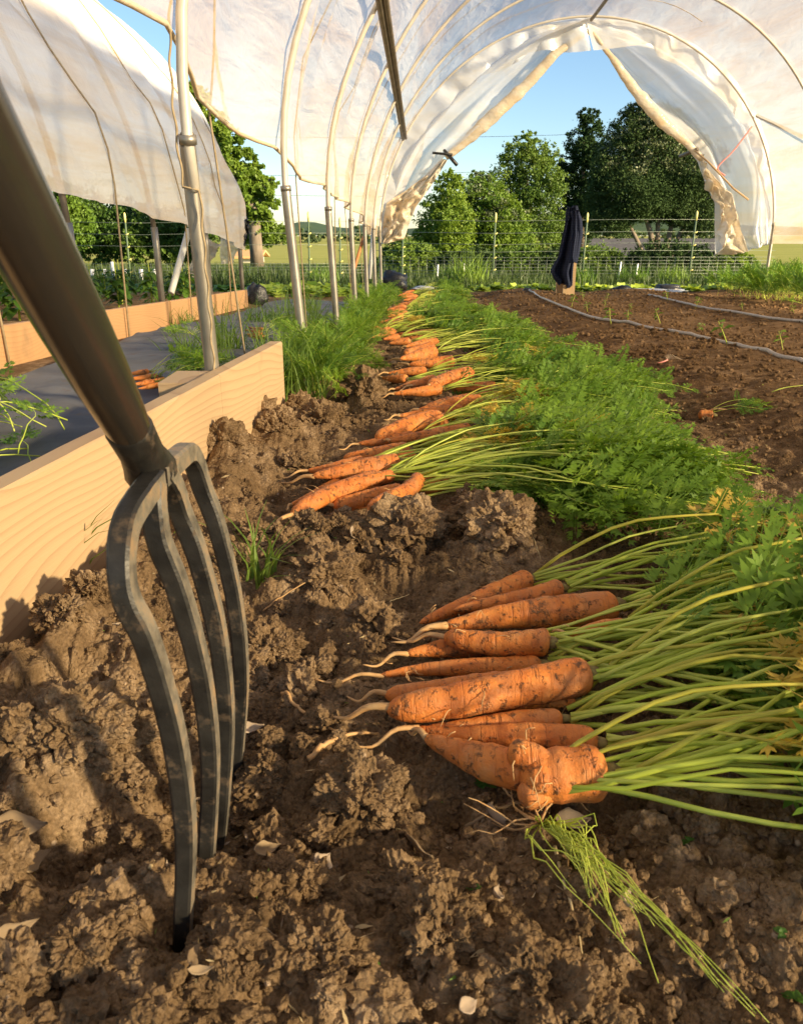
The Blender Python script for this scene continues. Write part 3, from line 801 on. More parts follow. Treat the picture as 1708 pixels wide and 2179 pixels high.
for k in (0, 1):
    pts = [Vector((wallX(Y)+.245+.028*k, Y, 1.345+.030*(YEND-Y)/2+.012*k)) for Y in (YEND-.03, 7, 5, 3, 1)]
    mb.tube([rel(q) for q in pts], .016, 8)
mb.build('side_purlin', M['galv_old'], house)
p = atY(1610, 245, YEND-.03); q = atX(1712, 292, 3.80); mb = MB(); mb.tube([rel(p), rel(q), rel(q + (q-p)*.6)], .0165, 8); mb.build('wind_brace', M['galv'], house)
p = atY(797, 455, 7.9); q = atY(786, 592, 7.9); mb = MB(); mb.tube([rel(p), rel(q)], .018, 8); mb.build('pale_brace', M['white'], house)

# the film over the hoops
def zhem(Y):
    z = np.interp(Y, [-2, 1.76, 2.96, 4.16, 5.36, 6.56, 7.76, 8.96], [1.0, .83, .725, .67, .63, .58, .50, .40])
    f = ((Y-HY[0])/1.2) % 1.0
    return z - .035*np.sin(np.pi*f)*np.clip((6-Y)/3, .2, 1)
def film(name, Y0, Y1, nY, nA, wall, zcf, hemL, hemR, seed, mat, hoops, sgn=1, amp=1.0, bul=None):
    Yv = np.linspace(Y0, Y1, nY); P = np.zeros((nY, nA, 3))
    for i, Y in enumerate(Yv):
        zcY = zcf(Y); aL = math.asin(np.clip((hemL(Y)-zcY)/RAD, -.3, .95)); aR = math.pi - math.asin(np.clip((hemR(Y)-zcY)/RAD, -.3, .95))
        s = np.linspace(0, 1, nA); a = aL + (aR-aL)*s
        f = ((Y-hoops)/1.2) % 1.0; between = np.sin(np.pi*f)
        u = a*RAD; v = np.full(nA, Y)
        lw = np.exp(-((s)/.16)**2)
        # taut between hoops, with gathers radiating from each hoop and long diagonal folds
        rip = .010*fbm(u*7+seed, v*1.1, 3, seed)*(.35+.65*np.abs(np.cos(np.pi*f)))
        fold = .030*fbm((u*1.0 + v*1.3)*2.3, (u*.9 - v*.7)*.55, 3, seed+5)*(.35+1.3*lw)
        out = .020 + amp*between*(-.012 + rip + fold) + .055*between*lw*amp + amp*.010*fbm(u*11, v*1.7, 2, seed+9)*(1-between)
        r = RAD + out
        x = wall(Y) + sgn*(RAD - r*np.cos(a)); z = zcY + r*np.sin(a)
        if bul is not None: x = x + np.where(a < 1.4, bul(Y, z), 0)
        P[i, :, 0], P[i, :, 1], P[i, :, 2] = x, Y, z
        P[i, 0, 0] -= .0
    return P
hoop_off = HY[0]
P = film('cover', HY[0]-1.3, YEND+.06, 24*10+1, 190, wallX, zc, zhem, lambda Y: .33+.012*(YEND-Y), 3, None, hoop_off, 1, 1.0, bulge)
P[:, :, 0] -= wallX(0)
cv = link('cover', gridmesh('cover', P, M['film']), house)
# rolled lower hem of the film
mb = MB(); mb.tube([tuple(P[i, 0]) for i in range(0, P.shape[0], 3)], .006, 6); mb.build('rolled_hem', M['curtain_edge'], house)
# lashing ropes outside the film
for Y in [HY[k]+.55 for k in range(3, 9)]:
    i = int(np.argmin(np.abs(np.linspace(HY[0]-1.3, YEND+.06, P.shape[0])-Y)))
    row = P[i]; pts = [Vector(row[j])+Vector((-.010, 0, .004)) for j in range(120, -1, -4)] + [Vector(row[0])+Vector((-.012, 0, -.01))]
    pts.append(Vector((wallX(Y)-wallX(0)-.05, Y, float(gz(Y))-.05)))
    mb = MB(); mb.tube(pts, .0030, 6); mb.build('lashing_rope', M['rope'], house)
# the twisted wire round the nearest post
mb = MB(); Y = HY[3]; pts = []
for k in range(160):
    s = k/159; z = -.05 + 1.1*s; pp = hoop_pt(Y, max(.02, math.asin((z-zc(Y))/RAD))) if z > zc(Y)+.05 else Vector((wallX(Y)+.004, Y, z))
    pts.append(rel(pp + Vector((-.020 + .002*math.sin(s*90), -.008 + .003*math.cos(s*90), 0))))
mb.tube(pts, .0026, 5); mb.build('post_rope', M['rope'], house)

# end valance and curtains, each a sheet hung at the last hoop
def interp_poly(pts, n):
    P = np.array(pts, float); d = np.r_[0, np.cumsum(np.hypot(*np.diff(P, axis=0).T))]; d /= d[-1]
    s = np.linspace(0, 1, n); return np.stack([np.interp(s, d, P[:, 0]), np.interp(s, d, P[:, 1])], 1)
def sheet(name, outer, inner, n, m, Y0, depth, seed, mat, freq=6, along=.5, parent=house, label=None, cross=1.0):
    a, b = interp_poly(outer, n), interp_poly(inner, n); P = np.zeros((n, m, 3))
    for j in range(m):
        t = j/(m-1); pix = a*(1-t) + b*t
        for i in range(n):
            s = i/(n-1)
            dy = depth*float(fbm(np.array([s*along*freq + seed]), np.array([t*freq*cross]), 2, seed)[0])*min(1, t*4+.15)
            p0 = atY(pix[i, 0], pix[i, 1], Y0); P[i, j] = (p0.x, Y0 + dy, p0.z)
    P -= np.array(parent.location[:])
    o = link(name, gridmesh(name, P, M[mat]), parent)
    if label: o['label'] = label
    return o
YV = YEND + .05
# outline of the last hoop in picture units
hp = [(1640,520),(1650,440),(1648,380),(1634,310),(1610,240),(1580,190),(1540,140),(1480,95),(1420,65),(1350,42),(1290,34),(1245,34),(1180,42),(1110,60),(1040,92),(980,135),(925,190),(880,245),(845,300),(822,350),(812,420),(808,500)]
R_ = hp[:12]; L_ = hp[11:]
sheet('valance', [(1245,34)]+L_[1:], [(1258,106),(1215,110),(1170,106),(1128,108),(1100,132),(1065,148),(1020,162),(995,200),(958,228),(935,256),(905,282),(898,330),(880,360),(862,400),(840,450),(822,500)], 90, 22, YV, .035, 5, 'curtain', 7, 3, cross=.10)
sheet('valance', [(1245,34)]+R_[::-1][1:], [(1262,106),(1330,98),(1386,90),(1400,120),(1445,140),(1500,180),(1540,215),(1580,262),(1604,330),(1622,400),(1632,470),(1636,518)], 90, 22, YV, .035, 6, 'curtain', 7, 3, cross=.10)
sheet('curtain', [(1238,40)]+L_[2:]+[(806,522)], [(1262,52),(1180,110),(1120,178),(1050,240),(985,300),(948,330),(905,385),(870,430),(856,480),(838,508)], 110, 34, YV+.10, .16, 8, 'curtain', 5, .25)
sheet('curtain', [(1252,40)]+R_[::-1][2:]+[(1640,508)], [(1258,60),(1300,118),(1345,185),(1402,252),(1460,303),(1492,340),(1510,390),(1530,430),(1526,542),(1588,536)], 110, 34, YV+.10, .18, 9, 'curtain', 5, .25)
# the turned, sunlit edges of the curtains: thick rolls of film
def edge_roll(name, pts, rad, Y0, mat, n=50):
    q = interp_poly(pts, n); r = np.interp(np.linspace(0, 1, n), np.linspace(0, 1, len(rad)), rad)
    path = [rel(atY(x, y, Y0) + Vector((0, .02*vnf(k*.3, 5), 0))) for k, (x, y) in enumerate(q)]
    mb = MB(); mb.tube(path, [max(.004, a*pxm(1000, 300, Y0)*(1+.25*vnf(k*.5))) for k, a in enumerate(r)], 12, 0, True, (Vector((0, 1, 0)), .55)); mb.build(name, M[mat], house)
edge_roll('curtain_roll', [(1258,62),(1180,114),(1120,180),(1052,243),(985,305),(948,334)], [3, 8, 11, 13, 12, 6], YV+.02, 'curtain_edge')
edge_roll('curtain_roll', [(1256,62),(1300,120),(1350,190),(1404,254),(1462,304),(1492,338)], [3, 6, 10, 13, 9, 6], YV+.02, 'curtain_edge')
sheet('curtain_tail', [(940,336),(905,372),(862,405),(838,420),(822,432),(815,470),(812,514)], [(952,340),(912,402),(884,440),(868,482),(860,508),(840,512),(820,518)], 60, 18, YV-.03, .12, 12, 'curtain_edge', 5, 2.5)
sheet('curtain_tail', [(1488,326),(1500,352),(1520,376),(1540,400),(1556,410),(1570,460),(1580,500),(1592,534)], [(1500,338),(1494,362),(1506,402),(1530,434),(1532,470),(1528,510),(1526,542),(1560,542)], 60, 18, YV-.03, .12, 13, 'curtain_edge', 5, 2.5)
mb = MB(); mb.tube([rel(atY(1478, 320, YV-.1)), rel(atY(1508, 345, YV-.2)), rel(atY(1560, 400, YV-.06)), rel(atY(1592, 424, YV-.06))], .010, 6); mb.build('curtain_stick', M['stake'], house)
mb = MB(); mb.tube([rel(q) for q in smooth_path([atY(1600, 268, YV-.05), atY(1560, 320, YV-.1), atY(1530, 350, YV-.12), atY(1528, 362, YV-.12), atY(1542, 372, YV-.1)], 14)], .008, 5); mb.build('tie_string', M['pink'], house)
mb = MB(); p = rel(atY(944, 318, YV-.06)); q = rel(atY(972, 350, YV-.16)); mb.tube([p, p*.5+q*.5, q], [.016, .020, .020], 4); p = rel(atY(920, 324, YV-.06)); q2 = rel(atY(962, 328, YV-.12)); mb.tube([p, q2], .012, 4); mb.build('clamp', M['black'], house)
mb = MB(); p = rel(atY(1446, 332, YV+.2)); q = rel(atY(1484, 316, YV-.02)); mb.tube([p, q], .020, 6); mb.build('clamp', M['galv_old'], house)

# ------------------------------------------------------------------ garden fork
FO = Vector((-.165, .52, 0))
fork = thing('garden_fork', 'four tined garden fork with dark shaft stuck upright in the dug soil', 'garden fork', FO)
def frel(p): return Vector(p) - FO
neck = Vector((-.178, .522, .318)); hd = (Vector((-.1705, .363, .477)) - neck).normalized()
mb = MB(); L = [0, .02, .05, .09, .14, .22, .35, .6, .95]; rr = [.0115, .0135, .0155, .0172, .0182, .0188, .0195, .020, .020]
mb.tube([frel(neck + hd*k) for k in L], rr, 24); mb.build('shaft', M['shaft'], fork)
mb = MB(); mb.tube([frel(neck + hd*k) for k in (.034, .030, .014, -.002, -.014, -.026, -.038, -.046)], [.0132, .0156, .0152, .0150, .0165, .0190, .0170, .008], 14)
mb.build('socket', M['iron'], fork)
def flatbar(pts, wy, wx, n=40):
    """bar of rounded-rectangle section: wy along Y, wx along X"""
    P = smooth_path(pts, n); N = len(P); vs = []; fs = []
    sec = [(-1, -.7), (-.8, -1), (.8, -1), (1, -.7), (1, .7), (.8, 1), (-.8, 1), (-1, .7)]
    for i, p in enumerate(P):
        t = (P[min(i+1, N-1)] - P[max(i-1, 0)]).normalized(); s = i/(N-1)
        a = Vector((0, 1, 0)); 
        if abs(t.y) > .6: a = Vector((0, 0, 1))
        a = (Vector((0, t.z, -t.y)) if math.hypot(t.y, t.z) > 1e-4 else Vector((0, 1, 0))).normalized()
        if a.y < 0: a = -a
        b = t.cross(a).normalized()
        if b.x < 0: b = -b
        w1 = np.interp(s, [0, .5, .9, 1], wy); w2 = np.interp(s, [0, .5, .9, 1], wx)
        for (u, v) in sec: vs.append(frel(p + a*(u*w1) + b*(v*w2*(1+.05*vnf(s*22, p.y*50)))))
    k = len(sec)
    for i in range(N-1):
        for j in range(k): fs.append((i*k+j, i*k+(j+1) % k, (i+1)*k+(j+1) % k, (i+1)*k+j))
    fs += [tuple(range(k-1, -1, -1)), tuple(range((N-1)*k, N*k))]
    m = MB(); m.add(vs, fs, 0, False)
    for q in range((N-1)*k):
        if q % k in (3, 4, 5): m.m[q] = 1  # right-hand faces take the paler iron, painting in the light on that side
    return m
X0 = -.168
heads = Vector((-.176, .522, .296))
DOWN = lambda Yt, z0: [Vector((-.1655, Yt, z0)), Vector((-.1560, Yt, .222)), Vector((-.1465, Yt, .156)), Vector((-.1455, Yt, .081)), Vector((-.1545, Yt, .0)), Vector((-.164, Yt, -.07))]
WY = (.0080, .0080, .0072, .0045)
tines = [([Vector((-.170, .520, .298)), Vector((-.169, .482, .296)), Vector((-.169, .454, .290)), Vector((-.168, .437, .274))] + DOWN(.430, .252), WY),
         ([Vector((-.169, .512, .298)), Vector((-.168, .506, .280))] + DOWN(.503, .258), WY),
         ([Vector((-.169, .535, .300)), Vector((-.168, .550, .284))] + DOWN(.560, .258), WY),
         ([Vector((-.170, .525, .298)), Vector((-.170, .575, .297)), Vector((-.170, .606, .294)), Vector((-.169, .621, .281))] + DOWN(.626, .258), WY)]
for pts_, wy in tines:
    flatbar(pts_, wy, (.0076, .0068, .0060, .0045), 64).build('tine', [M['iron'], M['lit_worn']], fork)

# ------------------------------------------------------------------ neighbouring tunnel on the left
LW = -1.41
HYL = [3.56 + 1.235*k for k in range(-2, 4)]
YL1 = HYL[-1]
nb = thing('hoop_house', 'neighbouring hoop tunnel with stained white film left of the black path', 'hoop house', (LW, 5, 0))
def nrel(p): return Vector(p) - Vector((LW, 5, 0))
def zcl(Y): return .35 + .01*(YL1-Y)
def lhoop(Y, a, out=0): r = RAD+out; return Vector((LW - RAD + r*math.cos(a), Y, zcl(Y) + r*math.sin(a)))
for Y in HYL:
    mb = MB(); mb.tube([nrel(lhoop(Y, .02+(math.pi-.04)*k/40)) for k in range(41)], .015, 8); ho = mb.build('hoop', M['galv_old'], nb)
    g = float(gz(Y))
    for xx, a in ((LW, .05), (LW-2*RAD, math.pi-.05)):
        mb = MB(); mb.tube([nrel((xx, Y, g-.2)), nrel((xx, Y, .36)), nrel(lhoop(Y, a))], .019, 9); mb.build('ground_post', M['galv'], ho)
hemL = lambda Y: float(np.interp(Y, [0, 3.56, 4.8, 6.0, 7.3], [.72, .60, .515, .44, .30]))
P2 = film('cover', HYL[0]-.3, YL1+.12, 150, 170, lambda Y: LW, zcl, lambda Y: max(hemL(Y), .02), lambda Y: .5, 23, None, HYL[0], -1, 1.0)
P2[:, :, 0] -= LW; P2[:, :, 1] -= 5
link('cover', gridmesh('cover', P2, M['film_l']), nb)
Yv2 = np.linspace(HYL[0]-.3, YL1+.12, 150)
for Y in [HYL[k]+.42 for k in range(1, 5)]:
    i = int(np.argmin(np.abs(Yv2-Y))); row = P2[i]
    pts = [Vector(row[j])+Vector((.012, 0, .004)) for j in range(110, -1, -4)]; pts.append(Vector((.06, Y-5, float(gz(Y))-.04)))
    mb = MB(); mb.tube(pts, .0045, 6); mb.build('lashing_rope', M['rope'], nb)
mb = MB(); mb.tube([nrel(atY(402, 488, 6.3)), nrel(atY(364, 622, 6.0))], .024, 8); mb.build('corner_brace', M['white'], nb)
sheet('end_flap', [(418,498),(412,540),(398,586)], [(470,520),(455,545),(428,590)], 20, 14, YL1+.3, .08, 31, 'curtain_edge', 4, 2, nb)
sheet('end_flap', [(460,450),(470,490),(468,540),(470,560)], [(524,470),(516,500),(510,528),(495,560)], 20, 14, YL1+.16, .10, 32, 'curtain', 4, 2, nb)
sheet('torn_edge', [(519,455),(521,490),(516,520)], [(530,470),(530,495),(520,528)], 16, 8, YL1+.10, .05, 33, 'black', 4, 2, nb)
# boards of the left bed: three lengths
lz = lambda Y: .15 - .18*(Y-2.84)/4.36
cuts = [(2.0, 4.78, 'orange toned board edging the left bed, nearest length behind the fork shaft'), (4.82, 5.98, 'middle board of the left bed right of the leaning white brace'), (6.02, 7.24, 'farthest board of the left bed ending at the black bundle')]
for a, b_, lab in cuts: board('bed_board', lab, (LW+.045, a), (LW+.045, b_), lz(a), lz(b_), .22, .036, M['wood_l'], 0, 'boards edging the left bed')
board('bed_board', 'short pale board inside the left tunnel, behind the nearest orange board', (-2.2, 2.6), (-2.2, 4.3), .12, .06, .2, .036, M['wood_l'], 0)

# ------------------------------------------------------------------ grasses and weeds
def blades(n, area, hmin, hmax, w, seed, lean=.45, seg=4, zf=None):
    """n grass blades as tapering ribbons; area = f(rng) -> x, y"""
    r = np.random.default_rng(seed); x, y = area(r, n)
    z = zf(x, y) if zf is not None else height(x, y)
    h = r.uniform(hmin, hmax, n); az = r.uniform(0, 6.283, n); ln = np.abs(r.normal(lean, .3, n))*h
    fa = az + r.normal(1.57, .5, n); q = []
    for k in range(seg):
        pts = []
        for s in (k/seg, (k+1)/seg):
            c = np.stack([x + np.cos(az)*ln*s*s, y + np.sin(az)*ln*s*s, z - .005 + h*(s - .28*s*s*s*np.minimum(1, ln/h))], 1)
            ww = w*(1-s)**.7*np.ones(n) + .0002
            o = np.stack([np.cos(fa)*ww, np.sin(fa)*ww, 0*ww], 1); pts.append((c-o, c+o))
        q.append(np.stack([pts[0][0], pts[0][1], pts[1][1], pts[1][0]], 1))
    return np.concatenate(q)
def disc(cx, cy, rad): return lambda r, n: (cx + rad*np.sqrt(r.random(n))*np.cos(t := r.uniform(0, 6.28, n)), cy + rad*np.sqrt(r.random(n))*np.sin(t))
def rect(x0, x1, y0, y1): return lambda r, n: (r.uniform(x0, x1, n), r.uniform(y0, y1, n))
# grass clumps along the bed edge, each a thing
for i, (x, y, n, rad, h, lab) in enumerate([
    (625, 842, 70, .08, .26, 'light green grass clump in front of the far end of the bed board'),
    (668, 800, 70, .09, .24, 'grass clump a little right of the bed board end, on bare soil'),
    (560, 880, 26, .06, .20, 'sparse grass blades growing against the bed board'),
    (640, 720, 90, .10, .30, 'grassy weed clump at the far end of the pale bed board'),
    (690, 735, 60, .08, .20, 'low weed clump just right of the bed board end'),
    (478, 770, 70, .07, .30, 'grass clump growing around the foot of the nearest steel post'),
    (440, 790, 40, .08, .22, 'grass clump between the short stake and the nearest steel post'),
    (560, 700, 70, .10, .22, 'grass clump on the fabric edge between the first two posts'),
    (648, 668, 60, .10, .28, 'grass clump at the foot of the second steel post'),
    (390, 770, 40, .06, .16, 'small grass clump beside the side pile of carrots'),
    (370, 690, 50, .12, .14, 'low weeds at the foot of the leaning white brace'),
    (600, 830, 40, .10, .26, 'thin grass clump inside the bed against the board'),
    (556, 1240, 12, .02, .12, 'small green grass sprig in the dug soil right of the fork'),
    (160, 1195, 4, .01, .13, 'single thin grass blade in front of the pale board')]):
    p = onH(x, y); q = blades(int(n*2.2), disc(p.x, p.y, rad*1.25), h*.35, h*1.05, .0026, 400+i, .6)
    o = link('grass_clump', qmesh('grass_clump', q - np.array(p[:]), M['grass'])); o.location = p
    tag(o, lab, 'weeds')
# feathery carrot plants still standing left of the dug row
for i in range(46):
    y = 2.55 + 6.3*(i/46)**1.1; x = wallX(y) + random.uniform(.02, .10)
    if i < 4: x = wallX(y) + random.uniform(.06, .11)
    t = thing('carrot_plant', 'feathery carrot plant still growing between the steel posts and the dug row', 'carrot plant', (x, y, H1(x, y)-.01), 'carrot plants left standing')
    sc = .85 if y < 3.6 else .72
    for k in range(22):
        place_leaf(random.choice(FR), t, random.uniform(0, 6.28), R(random.uniform(10, 66)), random.gauss(0, .5), sc*random.uniform(.34, .60), (random.gauss(0, .04), random.gauss(0, .07), 0))
# the thick green bush rows on the right
for i, (x, y, sc) in enumerate([(1560,628,1.1),(1600,640,1.2),(1650,645,1.3),(1700,652,1.3),(1590,622,1.2),(1640,622,1.3),(1690,628,1.4),(1740,660,1.3),(1740,635,1.4),(1620,608,1.2),(1680,612,1.3),(1535,615,.9)]):
    p = onG(x, y); t = thing('carrot_plant', 'dense bushy carrot plant in the green row along the right wall', 'carrot plant', (p.x, p.y, H1(p.x, p.y)), 'carrot plants along the right wall')
    for k in range(40):
        place_leaf(random.choice(FR[0::3]), t, random.uniform(0, 6.28), R(random.uniform(15, 80)), random.gauss(0, .5), sc*random.uniform(.40, .66), (random.gauss(0, .12), random.gauss(0, .12), 0))
# carrot tops heaped on the path behind the near board and the side piles of carrots
def loose_carrot(c, i, label, group, nleaf, yaw, spread=.3, zf=None, ls=.8):
    tx, ty, cx, cy, w = c
    B = onP(cx, cy, .022); A = onP(tx, ty, .020)
    r = .5*w*pxm(cx, cy, B.y)
    t = thing('carrot', label, 'carrot', B, group)
    link('root', root_mesh('carrot_root', A, B, r, 1, None, 500+i, B, 16, 9), t)
    for k in range(nleaf): place_leaf(random.choice(FR), t, yaw+random.gauss(0, spread), R(random.uniform(4, 22)), random.gauss(0, .5), ls*random.uniform(.7, 1.1))
for i, c in enumerate([(318,790,276,795,13),(322,802,275,806,13),(330,812,285,818,14),(338,800,300,800,12),(345,818,300,826,13),(352,806,320,812,12)]):
    a, b_ = (c[0], c[1]), (c[2], c[3])
    loose_carrot((c[2]-6, c[3], c[0], c[1], c[4]), i, 'small carrot in the loose pile on the black path behind the bed board', 'carrots piled on the path by the board', 3, R(-25), .4, None, .45)
for i, c in enumerate([(520,702,556,706,11),(524,710,560,712,11),(530,715,562,717,10),(528,696,560,700,9)]):
    loose_carrot(c, 20+i, 'small carrot in the far pile on the path beside the second post', 'carrots piled on the path by the second post', 3, R(20), .4, None, .4)
hp_ = thing('cut_greens', 'heap of cut feathery carrot tops lying on the path behind the near board', 'cut greens', (-.66, 1.20, float(pz(1.2))+.015))
for k in range(60):
    place_leaf(random.choice(FR), hp_, random.uniform(1.9, 4.4), R(random.uniform(-3, 7)), random.gauss(0, .6), random.uniform(.45, .8), (random.uniform(-.26, .02), random.uniform(-.25, .42), random.uniform(0, .05)))
cl = thing('cut_greens', 'small dark clump of withered tops on the path in front of the left boards', 'cut greens', onP(410, 712, .015))
for k in range(12): place_leaf(random.choice(FR), cl, random.uniform(0, 6.28), R(random.uniform(0, 12)), random.gauss(0, .6), random.uniform(.25, .4))

# lettuces and greens, beyond the beds
def leafy_mesh(name, seed, n, L, Wd, mat, up=.6, stem=0.0, levels=1):
    r = np.random.default_rng(seed); q = []
    for k in range(n):
        az = r.uniform(0, 6.28); el = up + r.normal(0, .25); l = L*r.uniform(.6, 1.1); w = Wd*r.uniform(.7, 1.1)
        z0 = stem*r.random() if stem else 0
        d = np.array([math.cos(az)*math.cos(el), math.sin(az)*math.cos(el), math.sin(el)]); s = np.array([-math.sin(az), math.cos(az), 0])
        c = [np.array([0, 0, z0]) + d*l*t + np.array([0, 0, -.55*l*t*t]) for t in (0, .35, .7, 1)]
        ws = [.15*w, w, .85*w, .05*w]
        for j in range(3):
            q.append([c[j]-s*ws[j]+np.array([0,0,.2*ws[j]]), c[j], c[j+1], c[j+1]-s*ws[j+1]+np.array([0,0,.2*ws[j+1]])])
            q.append([c[j], c[j]+s*ws[j]+np.array([0,0,.2*ws[j]]), c[j+1]+s*ws[j+1]+np.array([0,0,.2*ws[j+1]]), c[j+1]])
    return qmesh(name, q, mat, None, False)
LT = [leafy_mesh('lettuce', 600+k, 22, .17, .06, M['lettuce'], .75) for k in range(3)]
def strew(name, label, cat, group, meshes, pts, s0=.8, s1=1.2):
    for i, (x, y) in enumerate(pts):
        o = link(name, meshes[i % len(meshes)]); o.location = (x, y, float(gz(y))); k = random.uniform(s0, s1); o.scale = (k, k, k); o.rotation_euler = (0, 0, random.uniform(0, 6.28))
        tag(o, label, cat, group)
pts = [(1.0+.26*i+random.gauss(0, .05), 10.0+.32*j+random.gauss(0, .05)) for j in range(3) for i in range(13)]
strew('lettuce', 'pale lime lettuce in the strip beyond the brown beds', 'lettuce', 'lettuces beyond the brown beds', LT, pts)
pts = [(-1.55+.24*i+random.gauss(0, .05), 8.9+.42*j+random.gauss(0, .06)) for j in range(6) for i in range(7)]
strew('lettuce', 'bright lime lettuce in the patch behind the steel posts', 'lettuce', 'lettuces behind the steel posts', LT, pts, .9, 1.4)
PP = [leafy_mesh('pepper_plant', 640+k, 46, .13, .030, M['pepper'], .25, .26) for k in range(3)]
def pepper(x, y, s, label, group):
    t = thing('pepper_plant', label, 'pepper plant', (x, y, float(pz(y))+.07), group)
    o = link('foliage', random.choice(PP), t); o.location = (0, 0, .04); o.scale = (s*.8, s*.8, s*.72); o.rotation_euler = (0, 0, random.uniform(0, 6))
    mb = MB(); mb.tube([(0, 0, 0), (.005, 0, .12), (0, .005, .30*s)], [.006, .005, .003], 5); mb.build('stem', M['stem'], t)
for i in range(9): pepper(-1.80 + random.gauss(0, .05), 3.9+.38*i, 1.0 if i else 1.1, 'dark green pepper plant in the row inside the left tunnel', 'pepper plants inside the left tunnel')
for i in range(8): pepper(-2.45 + random.gauss(0, .05), 4.4+.42*i, 1.0, 'pepper plant in the second row inside the left tunnel', 'second row of pepper plants')
p = atZ(8, 655, .0); pepper(-1.98, 3.55, 1.2, 'leafy pepper plant at the left picture edge above the orange board', None)
GM = [leafy_mesh('leafy_green', 660+k, 34, .22, .06, M['pepper'], .7) for k in range(3)]
pts = [(-4.6+.36*i+random.gauss(0, .06), 8.8+.5*j) for j in range(4) for i in range(9)]
strew('leafy_green', 'broad leaved green crop behind the left tunnel', 'leafy green', 'leafy greens behind the left tunnel', GM, pts, .9, 1.3)

# seedlings in the raked soil
def seedling_mesh(seed):
    r = np.random.default_rng(seed); b = MB(); h = .10
    b.tube([(0, 0, -.01), (.004, 0, .05), (.002, .003, h)], [.0022, .0018, .001], 5, 0)
    for k in range(6):
        az = k*2.4+r.normal(0, .3); z = h*(.45+.1*k); l = .045*r.uniform(.7, 1.1); d = Vector((math.cos(az), math.sin(az), .25)); s = Vector((-math.sin(az), math.cos(az), 0))
        p = Vector((.003, 0, min(z, h))); q = p + d*l*.55; e = p + d*l + Vector((0, 0, -.018))
        b.add([p, q+s*.010, e, q-s*.010], [(0, 1, 2, 3)], 1)
    return b.mesh('seedling', [M['stem'], M['grass']])
SM = [seedling_mesh(k) for k in range(4)]
for i, (x, y, lab) in enumerate([(1548,735,'largest seedling, right of the middle of the raked bed'),(1665,745,None),(1478,705,None),(1405,690,None),(1335,685,None),(1300,690,None),(1345,660,None),(1285,655,None),(1250,665,None),(1215,655,None),(1240,640,None),(1420,640,None),(1290,640,None),(1580,660,None),(1690,668,None),(1480,655,None)]):
    p = onH(x, y); o = link('seedling', SM[i % 4]); o.location = p; k = 1.2 if lab else random.uniform(.55, 1.0); o.scale = (k,)*3; o.rotation_euler = (random.gauss(0, .25), random.gauss(0, .25), random.uniform(0, 6))
    tag(o, lab or 'small pale seedling planted in the raked brown bed', 'seedling', 'seedlings in the raked bed')

# drip hoses
for lab, px_ in (('long grey drip hose crossing the raked bed, nearer to the carrots', [(1750,785),(1708,771),(1640,752),(1560,732),(1480,714),(1400,700),(1320,684),(1260,674),(1200,652),(1150,632),(1115,620)]),
                 ('second grey drip hose farther right beyond the seedlings', [(1760,690),(1708,683),(1640,676),(1560,662),(1500,654),(1440,640),(1380,626)])):
    P3 = [onH(x, y, .010) for x, y in px_]; path = smooth_path(P3, 80)
    path = [Vector((q.x+.003*vnf(k*.35, 8), q.y, max(q.z, H1(q.x, q.y)+.006))) for k, q in enumerate(path)]
    mb = MB(); mb.tube(path, .0085, 8); o = mb.build('drip_hose', M['drip']); tag(o, lab, 'hose', 'drip hoses')

# ------------------------------------------------------------------ jacket on its stake, far items by the fence
YJ = 8.3
def jx(x, y, dy=0): q = atY(x, y, YJ+dy); return q
def loft(rows, name, mat, parent, org, folds, seed, depth=.5):
    """rows: (y, x left, x right) in picture units at distance YJ"""
    nk = 40; rr = []
    P = interp_poly([(r_[1], r_[0]) for r_ in rows], 26), interp_poly([(r_[2], r_[0]) for r_ in rows], 26)
    for i in range(26):
        l, r_ = jx(*P[0][i]), jx(*P[1][i]); c = (l+r_)/2; hw = (r_-l).length/2; ring = []
        for k in range(nk):
            an = 2*math.pi*k/nk
            f = 1 + .16*math.sin(an*folds + seed + i*.06) + .24*vnf(math.cos(an)*2.2+i*.10, math.sin(an)*2.2+seed)
            ring.append(c + (r_-l).normalized()*hw*math.cos(an)*f + Vector((0, depth*hw*math.sin(an)*f, 0)) - org)
        rr.append([tuple(v) for v in ring])
    return link(name, gridmesh(name, np.array(rr), M[mat], True, True), parent)
def plaid():
    t = NT('navy_plaid'); co = t.coord((1, 1, 1))
    w1 = t.n('ShaderNodeTexWave'); w1.bands_direction = 'Z'; w1.inputs['Scale'].default_value = 14; t.l(co, w1.inputs['Vector'])
    w2 = t.n('ShaderNodeTexWave'); w2.bands_direction = 'X'; w2.inputs['Scale'].default_value = 14; t.l(co, w2.inputs['Vector'])
    c = t.mix(t.rng(w1.outputs['Fac'], .6, .9, 0, .30), (.024, .030, .058), (.05, .065, .12)); c = t.mix(t.rng(w2.outputs['Fac'], .6, .9, 0, .22), c, (.06, .07, .12))
    return t.base(c, .9, 0, t.bump(t.noise(co, 60, 3), .4, .004), .1)
M['plaid'] = plaid()
jo = jx(1195, 600); jk = thing('jacket', 'dark navy plaid jacket hanging on the wooden stake by the fence', 'jacket', jo)
def drape(name, l, r_, Y0, depth, seed, thick, frq, par):
    o = sheet(name, l, r_, 40, 26, Y0, depth, seed, 'plaid', frq, .10, par)
    so = o.modifiers.new('thick', 'SOLIDIFY'); so.thickness = thick; return o
drape('body', [(1212,441),(1206,450),(1203,475),(1194,510),(1187,543),(1176,562),(1170,574),(1174,586),(1181,594),(1190,600)], [(1216,441),(1224,449),(1228,466),(1227,490),(1221,520),(1218,560),(1217,585),(1216,607),(1208,607)], YJ-.05, .20, 51, .03, 3.2, jk)
